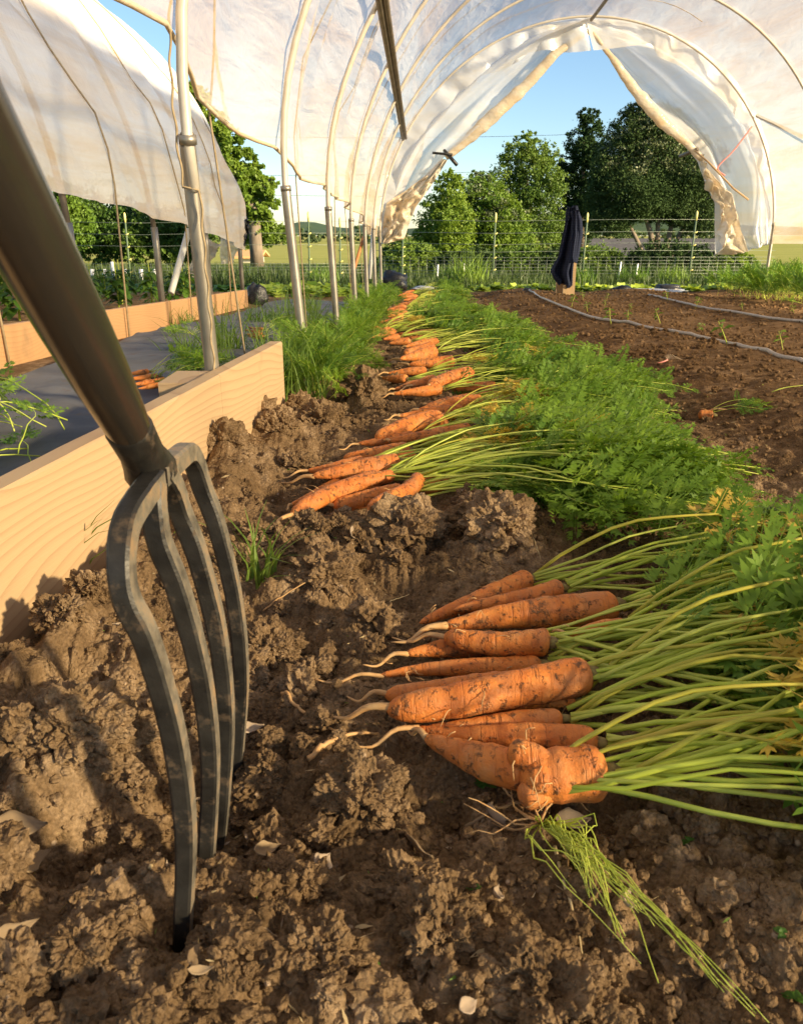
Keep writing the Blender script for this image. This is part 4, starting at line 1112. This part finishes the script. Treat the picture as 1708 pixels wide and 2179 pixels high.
drape('sleeve', [(1215,447),(1213,470),(1214,500),(1211,525),(1209,545),(1213,556)], [(1223,448),(1231,468),(1232,495),(1227,520),(1222,545),(1218,557)], YJ-.13, .14, 52, .04, 2.6, jk)
drape('collar', [(1210,441),(1207,452),(1208,468)], [(1219,441),(1225,450),(1222,470)], YJ-.15, .08, 53, .03, 5, jk)
sp = jx(1205, 628); stk = thing('stake', 'pale wooden double stake holding up the dark jacket', 'stake', sp)
k = pxm(1205, 600, YJ)
for (x0, x1, yt, dy, nm) in ((1184, 1199, 585, .10, 'short_plank'), (1203, 1226, 553, .06, 'plank'), (1208, 1216, 450, .0, 'post')):
    a = jx((x0+x1)/2, yt, dy) - sp; mb = MB(); hw = (x1-x0)/2*k; mb.box(a.x-hw, a.x+hw, a.y-.02, a.y+.02, -.2, a.z); mb.build(nm, M['stake'], stk)

def lump(name, lab, cat, x, y, w, h, Y, mat, seed, dep=.6, squash=1):
    c = atY(x, y, Y); kk = pxm(x, y, Y); b = MB(); n1, n2 = 14, 22
    rows = []
    for i in range(n1+1):
        th = math.pi*i/n1; row = []
        for j in range(n2):
            ph = 2*math.pi*j/n2; d = Vector((math.sin(th)*math.cos(ph), math.sin(th)*math.sin(ph), math.cos(th)))
            f = 1 + .35*vnf3(d*1.6, seed) + .16*vnf3(d*4, seed)
            row.append((d.x*w/2*kk*f, d.y*w/2*kk*dep*f, d.z*h*kk*f))
        rows.append(row)
    o = link(name, gridmesh(name, np.array(rows), M[mat], True, True)); o.location = c; tag(o, lab, cat); return o
def vnf3(d, s): return mnoise.noise(d + Vector((s*5.1, s, 0)))
lump('tarp_bundle', 'crumpled black plastic bundle at the far end of the left boards', 'tarp', 546, 630, 44, 26, 7.6, 'black', 1)
lump('tarp_bundle', 'dark tarp heap beside the last steel post of the tunnel', 'tarp', 838, 600, 60, 22, 9.4, 'black', 2)
lump('tarp_bundle', 'small black plastic knot at the end of the nearer drip hose', 'tarp', 1122, 619, 22, 7, 8.9, 'black', 3)
lump('tarp_bundle', 'low black tarp at the end of the second drip hose', 'tarp', 1325, 615, 46, 8, 9.6, 'black', 4)
lump('tarp_bundle', 'low crumpled black tarp left of the right green row', 'tarp', 1420, 613, 60, 10, 9.6, 'black', 5)
lump('plastic_sheet', 'pale plastic sheet lying on the ground at the bed end', 'plastic sheet', 1385, 618, 150, 4, 9.5, 'silver', 6)
lump('plastic_sheet', 'strip of pale plastic by the dark tarp heap left of the carrots', 'plastic sheet', 905, 612, 60, 4, 9.5, 'silver', 7)
mb = MB(); a, b_ = atY(757, 560, 6.5), atY(771, 512, 6.6); mb.tube([a-(b_-a)*.6, a, b_, b_+(b_-a)*.2], .013, 8); o = mb.build('tool_handle', M['orange']); tag(o, 'orange wooden tool handle leaning between the steel posts', 'tool handle')

# ------------------------------------------------------------------ trees, hedges, hills, field
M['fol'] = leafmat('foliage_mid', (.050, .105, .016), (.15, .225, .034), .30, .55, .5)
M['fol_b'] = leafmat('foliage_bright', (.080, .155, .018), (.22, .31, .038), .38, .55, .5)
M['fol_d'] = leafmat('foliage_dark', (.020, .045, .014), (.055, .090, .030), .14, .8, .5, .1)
M['fol_lit'] = leafmat('foliage_lit', (.09, .12, .055), (.19, .22, .12), .2, .5, .5)  # paler leaves for some upper clumps, sunlight put into the colour
M['fol_far'] = leafmat('foliage_far', (.05, .085, .03), (.10, .14, .055), .2, .7, .05)
def crown(blobs, n, leaf, seed, core=.35, per=36, cl=.22):
    """leaf clumps over and inside ellipsoid blobs (centre, radii); returns quads"""
    r = np.random.default_rng(seed); out = []
    vol = np.array([b[1][0]*b[1][2] for b in blobs]); vol = vol/vol.sum()
    for (c, rad), f in zip(blobs, vol):
        k = max(4, int(2.1*n*f/per)); d = r.normal(size=(k, 3)); d /= np.linalg.norm(d, axis=1)[:, None]
        rr = np.where(r.random(k) < core, r.uniform(.25, .8, k), r.uniform(.82, 1.12, k))
        cc = np.array(c) + d*rr[:, None]*np.array(rad)
        cs = cl*min(rad)*r.uniform(.5, 1.3, k)
        o = r.normal(size=(k, per, 3))*.55; p = (cc[:, None] + o*cs[:, None, None]*np.array([1, 1, .75])).reshape(-1, 3); m = len(p)
        u = r.normal(size=(m, 3)); u /= np.linalg.norm(u, axis=1)[:, None]; w = r.normal(size=(m, 3)); w -= (w*u).sum(1)[:, None]*u; w /= np.linalg.norm(w, axis=1)[:, None]
        s = (leaf*.62*r.uniform(.5, 1.3, m))[:, None]
        out.append(np.stack([p-u*s, p+w*s*.55, p+u*s, p-w*s*.55], 1))
    return np.concatenate(out)
def tree(name, label, cat, Y, base, blobs, mat, n, leaf, trunk=None, seed=1, group=None, core=.35, extra=None, cl=.22):
    """blobs in picture units at distance Y: (cx, cy, rx, ry); trunk: list of polylines in picture units with a radius"""
    bp = atY(base[0], base[1], Y); org = Vector((bp.x, Y, bp.z)); t = thing(name, label, cat, org, group)
    k = pxm(base[0], base[1], Y); B = []
    for i, (cx, cy, rx, ry) in enumerate(blobs):
        c = atY(cx, cy, Y) - org; rr = (rx+ry)/2*k
        B.append(((c.x, c.y + rr*.5*math.sin(i*2.4), c.z), (rx*k, rr*.9, ry*k)))
    q = crown(B, n, leaf, seed, core, 36, cl)
    ms = [M[mat]] + ([M[extra]] if extra else []); mi = None
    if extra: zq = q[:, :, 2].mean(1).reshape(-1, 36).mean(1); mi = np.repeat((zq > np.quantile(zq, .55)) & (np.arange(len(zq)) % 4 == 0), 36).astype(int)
    link('crown', qmesh('crown', q, ms, mi), t)
    mb = MB()
    for pl_, r0 in (trunk or []):
        P = [atY(x, y, Y) - org + Vector((0, .15*vnf(x*.1, y*.07), 0)) for x, y in pl_]; P[0] = P[0] - Vector((0, 0, .6 if len(pl_) else 0))
        mb.tube(smooth_path(P, 10), np.linspace(r0, r0*.35, 11).tolist(), 8)
    if mb.v: mb.build('trunk', M['bark'], t)
    return t
Yb = 34
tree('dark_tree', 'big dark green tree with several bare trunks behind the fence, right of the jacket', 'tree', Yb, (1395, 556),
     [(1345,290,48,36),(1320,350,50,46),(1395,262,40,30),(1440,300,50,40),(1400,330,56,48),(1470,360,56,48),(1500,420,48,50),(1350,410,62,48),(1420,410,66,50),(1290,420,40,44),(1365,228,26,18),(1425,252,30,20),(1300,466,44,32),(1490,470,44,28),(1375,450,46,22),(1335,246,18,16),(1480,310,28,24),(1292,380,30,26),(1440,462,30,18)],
     'fol_d', 90000, .072, [([(1395,556),(1385,500),(1360,430)], .17), ([(1410,556),(1425,490),(1450,420)], .15), ([(1400,556),(1400,480),(1395,380)], .14), ([(1388,556),(1350,500),(1310,440)], .12), ([(1414,556),(1445,500),(1480,440)], .11)], 11, None, .35, 'fol_lit', .30)
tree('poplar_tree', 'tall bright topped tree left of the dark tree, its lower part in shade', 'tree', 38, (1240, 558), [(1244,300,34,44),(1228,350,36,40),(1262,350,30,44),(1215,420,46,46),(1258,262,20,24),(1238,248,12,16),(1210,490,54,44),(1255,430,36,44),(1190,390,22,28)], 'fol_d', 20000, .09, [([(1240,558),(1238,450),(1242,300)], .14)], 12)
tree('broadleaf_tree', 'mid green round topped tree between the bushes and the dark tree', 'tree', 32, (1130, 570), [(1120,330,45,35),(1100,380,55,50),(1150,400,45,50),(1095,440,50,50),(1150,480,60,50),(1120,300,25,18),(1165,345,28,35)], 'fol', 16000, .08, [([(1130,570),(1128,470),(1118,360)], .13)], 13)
tree('bush_tree', 'sunlit bushy tree with pale leaf clumps at the centre, above the fence', 'tree', 27, (1020, 575), [(1000,440,45,50),(1040,420,45,45),(1060,470,50,50),(990,500,55,50),(1040,530,60,40),(1090,520,45,40),(1020,385,22,25)], 'fol_b', 17000, .075, [([(1020,575),(1020,480),(1030,410)], .10)], 14, None, .35, 'fol_lit')
tree('bush_tree', 'bright lime green pointed bush just right of the hanging left curtain', 'tree', 25, (940, 575), [(955,420,32,50),(930,470,38,50),(965,480,40,55),(920,520,42,40),(960,540,50,34),(960,385,16,22)], 'fol_b', 13000, .07, [([(940,575),(945,480),(955,400)], .09)], 15)
tree('shrub', 'low dark shrub under the left curtain behind the fence', 'shrub', 22, (850, 580), [(850,540,34,36),(890,550,30,30),(820,560,30,22)], 'fol', 6000, .06, None, 16)
tree('shrub', 'low leafy shrub in front of the brown house right of the jacket', 'shrub', 26, (1380, 578), [(1370,556,34,20),(1410,562,30,16),(1340,566,30,14)], 'fol', 5000, .06, None, 17)
tree('shrub', 'lit yellow green shrub by the right foot of the end hoop', 'shrub', 26, (1560, 575), [(1560,548,30,18),(1590,556,26,14),(1525,560,26,14),(1490,566,30,12)], 'fol_b', 5000, .06, None, 18)
tree('tall_tree', 'tall sunlit light green tree rising between the left tunnel and the first post', 'tree', 24, (560, 520), [(428,225,24,34),(450,270,30,34),(485,310,30,34),(515,345,28,30),(540,375,26,26),(560,425,30,30),(545,480,36,34),(500,400,36,50),(470,345,28,44),(572,392,18,16),(415,200,16,18),(425,300,26,40),(520,440,30,30)], 'fol_b', 17000, .10, [([(545,520),(535,430),(492,345),(450,260)], .20), ([(540,440),(560,400),(575,380)], .08), ([(525,400),(495,360),(462,300)], .09)], 19, None, .25, None, .20)
tree('hedge_tree', 'dark leafy tree behind the left tunnel, seen under its film', 'tree', 26, (290, 560), [(180,470,60,60),(240,480,60,55),(300,490,60,50),(360,500,60,50),(130,450,50,60),(410,510,50,45),(200,530,70,30),(330,540,80,25)], 'fol', 24000, .08, [([(290,560),(290,500),(285,450)], .12)], 20)
tree('hedge_tree', 'bright leafy bush at the far left under the left tunnel film', 'tree', 20, (140, 560), [(130,430,30,40),(150,480,40,45),(110,520,40,40)], 'fol_b', 9000, .07, None, 21)
tree('hedge_tree', 'dense green tree mass left of the open field behind the posts', 'tree', 40, (570, 530), [(560,495,40,26),(600,500,25,20),(530,500,30,24)], 'fol', 6000, .09, None, 22)
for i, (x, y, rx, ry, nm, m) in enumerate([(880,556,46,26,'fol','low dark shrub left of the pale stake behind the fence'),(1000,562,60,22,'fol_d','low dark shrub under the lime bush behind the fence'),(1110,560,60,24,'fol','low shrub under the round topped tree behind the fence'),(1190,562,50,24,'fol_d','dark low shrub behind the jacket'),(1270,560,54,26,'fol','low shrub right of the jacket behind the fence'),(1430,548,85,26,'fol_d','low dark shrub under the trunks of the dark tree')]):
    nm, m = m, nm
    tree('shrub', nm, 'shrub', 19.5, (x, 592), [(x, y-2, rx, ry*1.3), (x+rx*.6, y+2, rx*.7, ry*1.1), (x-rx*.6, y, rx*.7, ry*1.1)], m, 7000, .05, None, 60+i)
# tree line on the far side of the field
r_ = np.random.default_rng(5)
for i in range(34):
    x = 180 + i*42 + r_.uniform(-12, 12); Yt = r_.uniform(190, 260); h = r_.uniform(10, 22); w = r_.uniform(22, 36)
    g = float(gz(Yt)); yb = 516
    t = thing('far_tree', 'small dark round tree in the far tree line beyond the yellow field', 'tree', (atY(x, yb, Yt).x, Yt, g), 'tree line beyond the field')
    k = pxm(x, yb, Yt); q = crown([((0, 0, h*.8*k), (w*.8*k, w*.6*k, h*k)), ((w*.6*k, 0, h*.5*k), (w*.6*k, w*.5*k, h*.7*k))], 700, .55, 700+i)
    link('crown', qmesh('crown', q, M['fol_far']), t)
xx = np.linspace(-1800, 1800, 160); prof = 9 + 10*fbm(xx/420, xx*0, 4, 44) + 3*fbm(xx/60, xx*0+3, 3, 45)
yy = np.linspace(0, 1, 12); HX, HT = np.meshgrid(xx, yy, indexing='ij')
HZ = -6 + np.maximum(prof[:, None], 2)*np.sin(HT*math.pi*.5)*2.6
hl = link('hills', gridmesh('hills', np.stack([HX, 1250 + 400*HT, HZ], -1), M['fol_far'])); tag(hl, kind='structure')

# the brown house, the pale shed
def gable(name, label, x0, x1, yeave, yridge, ybase, Y, D, wall, roof, hip=.12):
    a, b_ = atY(x0, ybase, Y), atY(x1, ybase, Y); e = atY(x0, yeave, Y).z; rg = atY(x0, yridge, Y).z
    t = thing(name, label, 'house' if D > 5 else 'shed', (a.x, Y, a.z-.3)); o = Vector((a.x, Y, a.z-.3)); Wd = b_.x-a.x; h = e-o.z; H = rg-o.z
    mb = MB(); mb.add([(0,0,0),(Wd,0,0),(Wd,D,0),(0,D,0),(0,0,h),(Wd,0,h),(Wd,D,h),(0,D,h),(0,D/2,H-.1),(Wd,D/2,H-.1)], [(0,1,5,4),(1,2,6,9,5),(2,3,7,6),(3,0,4,8,7)], 0); mb.build('wall', wall, t)
    mb = MB(); ov = .4
    for s, yy0 in ((1, -ov), (-1, D+ov)):
        v = [(-ov, yy0, h-.12), (Wd+ov, yy0, h-.12), (Wd+ov, D/2, H), (-ov, D/2, H)]
        mb.add(v + [(p[0], p[1], p[2]+.15) for p in v], [(0,1,2,3),(7,6,5,4),(0,4,5,1),(1,5,6,2),(3,7,4,0)], 0)
    mb.build('roof', roof, t)
    nw = int(Wd//3)
    for k in range(nw):
        mb = MB(); xk = 1.2 + k*3; mb.box(xk, xk+1.1, -.05, .02, h*.45, h*.82); w = mb.build('window', M['white'], t)
        mb = MB(); mb.box(xk+.08, xk+1.02, -.06, -.052, h*.48, h*.79); mb.build('pane', M['glass'], w)
    return t
gable('low_house', 'low brown house with a dark shingled roof behind the dark tree', 1230, 1560, 545, 513, 580, 52, 8, M['brick'], M['roof'])
gable('pale_shed', 'small pale walled shed at the edge of the yellow field', 512, 548, 545, 536, 556, 62, 3, M['cream'], M['wood_l'])

# ------------------------------------------------------------------ fences
def fence(name, label, x0, x1, ytop, ybot, Y, hor, step, mat, strands=()):
    """mesh fence: hor horizontal wires, verticals every `step` metres"""
    a, b_ = atY(x0, ybot, Y), atY(x1, ybot, Y); top = atY(x0, ytop, Y).z; bot = a.z
    t = thing(name, label, 'fence', (a.x, Y, bot)); Wd = b_.x-a.x; H = top-bot; mb = MB(); w = .0035
    for k in range(hor): z = H*k/(hor-1); mb.tube([(0, 0, z), (Wd*.33, .01, z-.01), (Wd*.66, -.01, z), (Wd, 0, z)], w, 3)
    for k in range(int(Wd/step)+1): mb.tube([(k*step, 0, 0), (k*step, 0, H)], w*.8, 3)
    mb.build('wire_mesh', M[mat], t)
    for s in strands:
        z = atY(x0, s, Y).z - bot; mb = MB(); mb.tube([(0, 0, z), (Wd*.3, 0, z-.03), (Wd*.6, 0, z), (Wd, 0, z)], .004, 3); mb.build('strand', M['wire'], t)
    return t
YF = 15.5
fence('wire_fence', 'green wire mesh fence with extra strands beyond the brown beds', 800, 1640, 546, 602, YF, 9, .16, 'wire', (466, 492, 516, 532))
fence('wire_fence', 'sparse wire fence beyond the left greens, behind the left tunnel', 100, 800, 560, 606, YF+.6, 8, .16, 'wire', (470, 495, 520))
def fpost(x, y0, y1, Y, label, grp, ins=True, mat='tpost', rad=.016):
    a, b_ = atY(x, y1, Y), atY(x, y0, Y); t = thing('fence_post', label, 'fence post', (a.x, Y, a.z), grp); h = b_.z-a.z
    mb = MB(); mb.tube([(0, 0, -.2), (0, 0, h*.5), (.01, 0, h)], rad, 6); mb.build('shaft', M[mat], t)
    if ins:
        mb = MB(); mb.tube([(.01, 0, h-.02), (.01, 0, h+.05), (.01, 0, h+.12), (.01, 0, h+.15)], [.016, .022, .020, .010], 8); mb.build('cap', M['yellow'], t)
        for k in (.2, .4, .6, .8): mb = MB(); mb.tube([(-.03, -.01, h*k-.015), (.035, -.02, h*k), (.05, -.02, h*k+.015)], [.012, .014, .008], 6); mb.build('insulator', M['yellow'], t)
g_ = 'fence posts with yellow caps'
for x, y0, y1, lab in ((1048,470,598,'yellow capped fence post in front of the sunlit bushes'),(1238,470,600,'yellow capped fence post just right of the jacket'),(1464,466,600,'yellow capped fence post in front of the dark tree trunks'),(856,505,602,'yellow capped fence post beside the hanging left curtain'),(660,468,604,'yellow capped fence post between the second and third steel posts'),(280,470,604,'yellow capped fence post under the left tunnel film'),(725,480,604,'yellow capped fence post right of the third steel post')):
    fpost(x, y0, y1, YF-.15, lab, g_)
for x, y0, y1, lab in ((1316,556,600,'thin white fence stake right of the jacket'),(1352,560,600,'thin grey fence stake in the mesh fence'),(985,560,604,'thin white fence stake behind the carrot greens'),(930,562,604,'short pale stake left of the white fence stake')):
    fpost(x, y0, y1, YF-.1, lab, None, False, 'white', .014)
for i, x in enumerate((196, 222, 245, 268, 300, 318, 330)):
    a = atY(x, 612, 13.0); b_ = atY(x + (-6 if i == 2 else 0), 556 if i == 2 else 572, 13.0); mb = MB(); d = b_-a
    mb.tube([(0, 0, -.1), tuple(d*.5), tuple(d)], .032, 6); o = mb.build('white_stake', M['white']); o.location = a
    tag(o, 'leaning tall white stake among the short ones' if i == 2 else 'short white stake in the row behind the left tunnel', 'stake', 'white stakes behind the left tunnel')
# meadow grass and weeds at the fence (nobody could count it)
zf = lambda x, y: gz(y)
q = [blades(5200, rect(-9.5, 10.5, 12.2, 16.5), .05, .20, .010, 801, .3, 3, zf), blades(5000, rect(-12, 13, 16.0, 21), .12, .36, .014, 802, .25, 3, zf), blades(2600, rect(-1.5, 5.5, 10.8, 12.6), .05, .20, .007, 803, .4, 3, zf), blades(1500, rect(-9.5, -1.5, 11.5, 13), .1, .35, .009, 804, .3, 3, zf)]
mg = link('meadow_grass', qmesh('meadow_grass', np.concatenate(q), M['grass_d'])); tag(mg, kind='stuff')
for i, (x, y, Y, lab) in enumerate([(1000, 606, 12.4, 'tall bushy weed clump behind the far carrots'), (960, 604, 12.8, 'weed clump right of the dark tarp heap'), (1230, 612, 12.0, 'weed clump at the right of the jacket stake'), (1345, 600, 13.0, 'weed clump in front of the thin fence stakes'), (1430, 602, 13.2, 'weed clump left of the right green row'), (690, 604, 13, 'weed clump behind the third steel post')]):
    p = atY(x, y, Y); p.z = float(gz(Y)); q = blades(190, disc(p.x, p.y, .26), .12, .62 if i == 0 else .36, .008, 830+i, .5, 4, zf)
    o = link('weed_clump', qmesh('weed_clump', q - np.array(p[:]), M['grass'])); o.location = p; tag(o, lab, 'weeds')
# power lines across the sky
mb = MB()
for (xa, ya, xb, yb) in ((300,285,1700,262),(300,372,1700,326),(300,408,1700,392)):
    a, b_ = atY(xa, ya, 60), atY(xb, yb, 60); mb.tube([a*(1-t)+b_*t - Vector((0, 0, .5*math.sin(math.pi*t))) for t in np.linspace(0, 1, 12)], .012, 4)
o = mb.build('power_lines', M['black']); tag(o, 'three thin power lines strung across the pale blue sky', 'power lines')

# ------------------------------------------------------------------ litter on the soil: dry leaves, straws, roots, sprigs
def dry_leaf(x, y, L, Wd, yaw, curl, lab, mat='dry', tilt=.3):
    p = onH(x, y, .013); n, m = 12, 7; k = pxm(x, y, p.y); L *= 1.35*k; Wd *= 1.35*k; P = np.zeros((n, m, 3))
    for i in range(n):
        s = i/(n-1); w = Wd*.5*max(.04, math.sin(math.pi*s**.8))*(1+.2*vnf(s*5, x))
        for j in range(m):
            u = j/(m-1)*2-1; P[i, j] = ((s-.5)*L, w*u, curl*L*((s-.5)**2*1.6 + (u*w/L)**2*5) + .05*L*vnf(s*4+x, u*2))
    Rm = Matrix.Rotation(yaw, 3, 'Z') @ Matrix.Rotation(tilt, 3, 'X') @ Matrix.Rotation(tilt*.6, 3, 'Y')
    P = P @ np.array(Rm).T
    o = link('dry_leaf', gridmesh('dry_leaf', P, M[mat])); o.location = p; tag(o, lab, 'dry leaf', 'dry leaves on the soil')
    so = o.modifiers.new('thick', 'SOLIDIFY'); so.thickness = .0006
for a in [(1046,1738,75,38,1.3,.5,'pale curled leaf standing below the forked carrot','dryp',.9),(884,1800,110,44,1.5,.2,'long tan leaf in front of the soil mound left of the carrots','dry',.9),(684,1838,48,30,1.1,.4,'small straw coloured leaf in the lower middle of the soil','dryp',.5),
          (562,1808,46,22,.4,.7,'crumpled tan leaf right of the nearest fork tine','dry',.6),(530,1385,52,24,.5,.5,'grey leaf just right of the fork tines','dryp',.5),(525,1550,50,20,.3,.6,'grey curled leaf beside the farthest tine foot','dryp',.5),
          (60,1835,70,34,.9,.5,'torn brown leaf in the dark hole at the left','dry',.8),(35,1760,90,46,.2,.3,'broad tan leaf at the left picture edge','dry',.4),(20,1990,90,30,.8,.4,'brown leaf at the lower left picture edge','dry',.6),
          (405,2040,60,24,1.2,.5,'upright tan leaf with yellow bits near the bottom','dry',.9),(85,1315,48,22,.5,.8,'rolled brown leaf against the foot of the pale board','dry',.5),(120,1280,40,22,.5,.9,'curled leaf at the base of the board, upper of two','dryp',.4),
          (672,1155,26,18,.4,.4,'small beige leaf beyond the soil mound','dryp',.5),(752,1140,34,26,.9,.3,'triangular beige leaf below the second bunch','dryp',.8),(1275,1238,42,34,.3,.3,'pale leaf caught among the stalks at the top of the nearest bunch','dryp',.5),
          (1215,1748,60,36,.1,.4,'whitish leaf right of the forked carrot','dryp',.3),(1055,1905,38,18,1.3,.7,'small twisted pale leaf in the lower right soil','dryp',.6),(1330,1920,50,22,1.1,.7,'rolled pinkish leaf near the uprooted grass','dryp',.5),(995,2140,40,26,.6,.3,'pale leaf at the bottom edge','dryp',.4),
          (425,2065,40,14,.2,.6,'yellow curled leaf bit near the bottom left','dry',.4),(160,2030,44,24,1.2,.3,'buff leaf chip on the lower left clod','dryp',.7)]:
    dry_leaf(*a)
def strand(name, pts, r0, r1, mat, lab, cat, grp=None, lift=.004):
    P = [onH(x, y, lift) for x, y in pts]; path = smooth_path(P, 24)
    path = [Vector((q.x, q.y, max(q.z, H1(q.x, q.y)+.0015) + .002*vnf(k*.5, q.x*30))) for k, q in enumerate(path)]
    mb = MB(); mb.tube(path, np.linspace(r0, r1, len(path)).tolist(), 6); o = mb.build(name, M[mat]); tag(o, lab, cat, grp)
g_ = 'thin roots and straws on the soil'
for pts, r0, mat, lab in [
    ([(600,1475),(640,1510),(690,1545),(740,1562)], .0022, 'tail', 'yellowish root strand rising left of the nearest bunch'),
    ([(655,1615),(700,1580),(750,1562),(805,1560)], .0030, 'tail', 'thick pale root end sticking out below the largest carrot'),
    ([(560,1300),(600,1270),(660,1235),(720,1240),(770,1280)], .0012, 'tail', 'thin root arching over the middle soil mound'),
    ([(800,1300),(830,1280),(870,1265)], .0012, 'straw', 'short pale straw above the nearest bunch'),
    ([(1385,1290),(1390,1340),(1420,1400),(1460,1470),(1462,1500)], .0016, 'dry', 'brown root lying across the stalks of the nearest bunch'),
    ([(1095,1640),(1070,1670),(1090,1700),(1110,1720)], .0016, 'tail', 'wiry root hanging from the forked carrot'),
    ([(1180,1800),(1200,1880),(1225,1960),(1240,2040)], .0016, 'straw', 'straight dry stem beside the uprooted grass'),
    ([(990,1760),(1060,1720),(1140,1700),(1290,1660)], .0018, 'dry', 'brown twig lying in front of the forked carrot'),
    ([(480,2010),(520,1980),(560,1975),(600,2000)], .0012, 'dry', 'thin curved root near the bottom left'),
    ([(320,1860),(345,1850),(365,1840)], .0016, 'straw', 'short straw beside the nearest tine'),
    ([(20,2200),(70,2150),(130,2130)], .002, 'dry', 'twig in the lower left corner'),
    ([(1290,1735),(1400,1790),(1480,1830)], .0012, 'dry', 'thin dry root right of the forked carrot'),
    ([(620,1140),(660,1128),(720,1165)], .0012, 'straw', 'pale straw just below the second bunch'),
    ([(1120,1110),(1140,1160),(1150,1190)], .0014, 'straw', 'upright brown straw below the green tops')]:
    strand('root_strand', pts, r0, r0*.4, mat, lab, 'root strand', g_)
# the uprooted grass clump, lower right
p0 = onH(1150, 1755, .01); ug = thing('uprooted_grass', 'uprooted pale grass clump trailing to the lower right corner', 'grass clump', p0)
r_ = np.random.default_rng(66); b = MB()
for k in range(48):
    f = r_.uniform(.35, 1.0) if k < 34 else r_.uniform(.3, .5); sp = r_.normal(0, 1)
    main = k % 3
    tg = ((1640, 2185), (1405, 2110), (1290, 1900))[main]; jit = (44, 30, 60)[main]
    e = onG(1150+(tg[0]-1150)*f + jit*sp*f, 1755+(tg[1]-1755)*f + r_.normal(0, 14)*f, .012); pth_ = []
    for j in range(9):
        s = j/8; q = p0*(1-s) + e*s; q.z = max(H1(q.x, q.y)+.004, q.z) + .018*math.sin(math.pi*s)*r_.uniform(.5, 1.2); q.x += .010*sp*math.sin(math.pi*s*1.3); pth_.append(q-p0)
    b.tube(pth_, np.linspace(.0008, .0003, 9).tolist(), 4)
b.build('blades', M['stem'], ug)
b = MB()
for k in range(14):
    d = Vector((r_.normal(-.1, .5), r_.normal(.3, .4), r_.normal(0, .15))).normalized(); pth_ = [Vector((0, 0, .004))]
    for j in range(6): d = (d + Vector(r_.normal(0, .35, 3))).normalized(); q = pth_[-1] + d*.012; q.z = max(q.z, H1(q.x+p0.x, q.y+p0.y)-p0.z+.002); pth_.append(q)
    b.tube(pth_, [.0012, .001, .0009, .0008, .0006, .0005, .0004], 4)
b.build('roots', M['tail'], ug)
# little green sprigs and leaf bits
CLV = leafy_mesh('sprig', 900, 7, .020, .008, M['pepper'], .5)
for x, y, s, lab in [(1025,1668,1.5,'green clover sprig left of the forked carrot'),(1195,1692,1.2,'green sprig under the forked carrot'),(1330,1680,1.1,'two small leaves at the crown of the forked carrot'),(1245,2090,1.0,'cut green leaf bit near the bottom'),(1150,2120,1.2,'dark green weed sprig at the bottom'),
                     (1465,1790,1.0,'small green leaf on bare soil at the right'),(985,1950,.9,'tiny green sprig in the lower middle'),(1010,1890,.9,'dark sprig beside the twisted pale leaf'),(630,990,1.4,'bright clover seedling left of the second bunch'),(1690,2125,1.5,'dark green weed in the lower right corner'),(1665,1985,.8,'light green leaf chip at the right edge'),(855,1895,.8,'pale green sprig left of the bottom middle'),(800,2055,.7,'yellow green leaf chip in the lower middle')]:
    p = onH(x, y, .004); o = link('sprig', CLV); o.location = p; k = s*.62*pxm(x, y, p.y)/.0004; o.scale = (k*.8,)*3; o.rotation_euler = (random.uniform(-.4, .4), random.uniform(-.4, .4), random.uniform(0, 6)); tag(o, lab, 'sprig', 'green sprigs on the soil')
# bits of chaff and leaf fragments nobody could count
x, y = bed_points(1500, .25, 2.6, 1.7, xhi=.55); z = height(x, y) + .002; n = len(x); u = rng.normal(size=(n, 3))*np.array([1, 1, .45]); u /= np.linalg.norm(u, axis=1)[:, None]; w = np.cross(u, rng.normal(size=(n, 3))); w /= np.linalg.norm(w, axis=1)[:, None]
L_ = (.0022 + .0075*rng.random(n)**2.5)[:, None]; c = np.stack([x, y, z], 1); q = np.stack([c-u*L_, c+w*L_*.22, c+u*L_, c-w*L_*.22], 1)
ch = link('chaff', qmesh('chaff', q, [M['straw'], M['dryp'], M['grass']], rng.choice(3, n, p=[.5, .35, .15]))); tag(ch, kind='stuff')
# single things lying on the raked bed
p0 = onH(1500, 882, .012); rc = thing('carrot', 'small round carrot with its green top alone on the brown bed at the right', 'carrot', p0)
link('root', root_mesh('round_root', Vector((p0.x-.02, p0.y, p0.z)), Vector((p0.x+.02, p0.y-.006, p0.z)), .017, 2, [Vector((p0.x+.015, p0.y, p0.z+.014)), Vector((p0.x+.03, p0.y, p0.z+.018)), Vector((p0.x+.06, p0.y, p0.z+.016))], 950, p0, 18, 12), rc)
for k in range(4): place_leaf(random.choice(FR), rc, -.15+.25*(k-1.5), R(4), random.gauss(0, .3), .42)
p0 = onH(1640, 832, .01); ls = thing('cut_stalk', 'cut pale carrot stalk lying at the right edge of the brown bed', 'stalk', p0)
place_leaf(FR[0], ls, .12, R(5), .2, .7)
p0 = onH(1420, 772, .006); orr = thing('uprooted_seedling', 'uprooted pink stemmed seedling with white roots on the brown bed', 'seedling', p0)
b = MB(); b.tube([Vector((-.045, -.02, .004)), Vector((-.02, -.006, .006)), Vector((0, .004, .012))], [.001, .0022, .003], 6); b.build('stem', M['pink'], orr)
b = MB()
for k in range(9):
    a = .2 + .35*(k-4); b.tube([Vector((0, .004, .012)), Vector((.018*math.sin(a)+.008, .03*math.cos(a)*.5, .02+.012*math.cos(a))), Vector((.040*math.sin(a)+.014, .06*math.cos(a)*.5, .014+.03*math.cos(a)*abs(vnf(k*1.3))))], [.0013, .0009, .0005], 4)
b.build('roots', M['dryp'], orr)
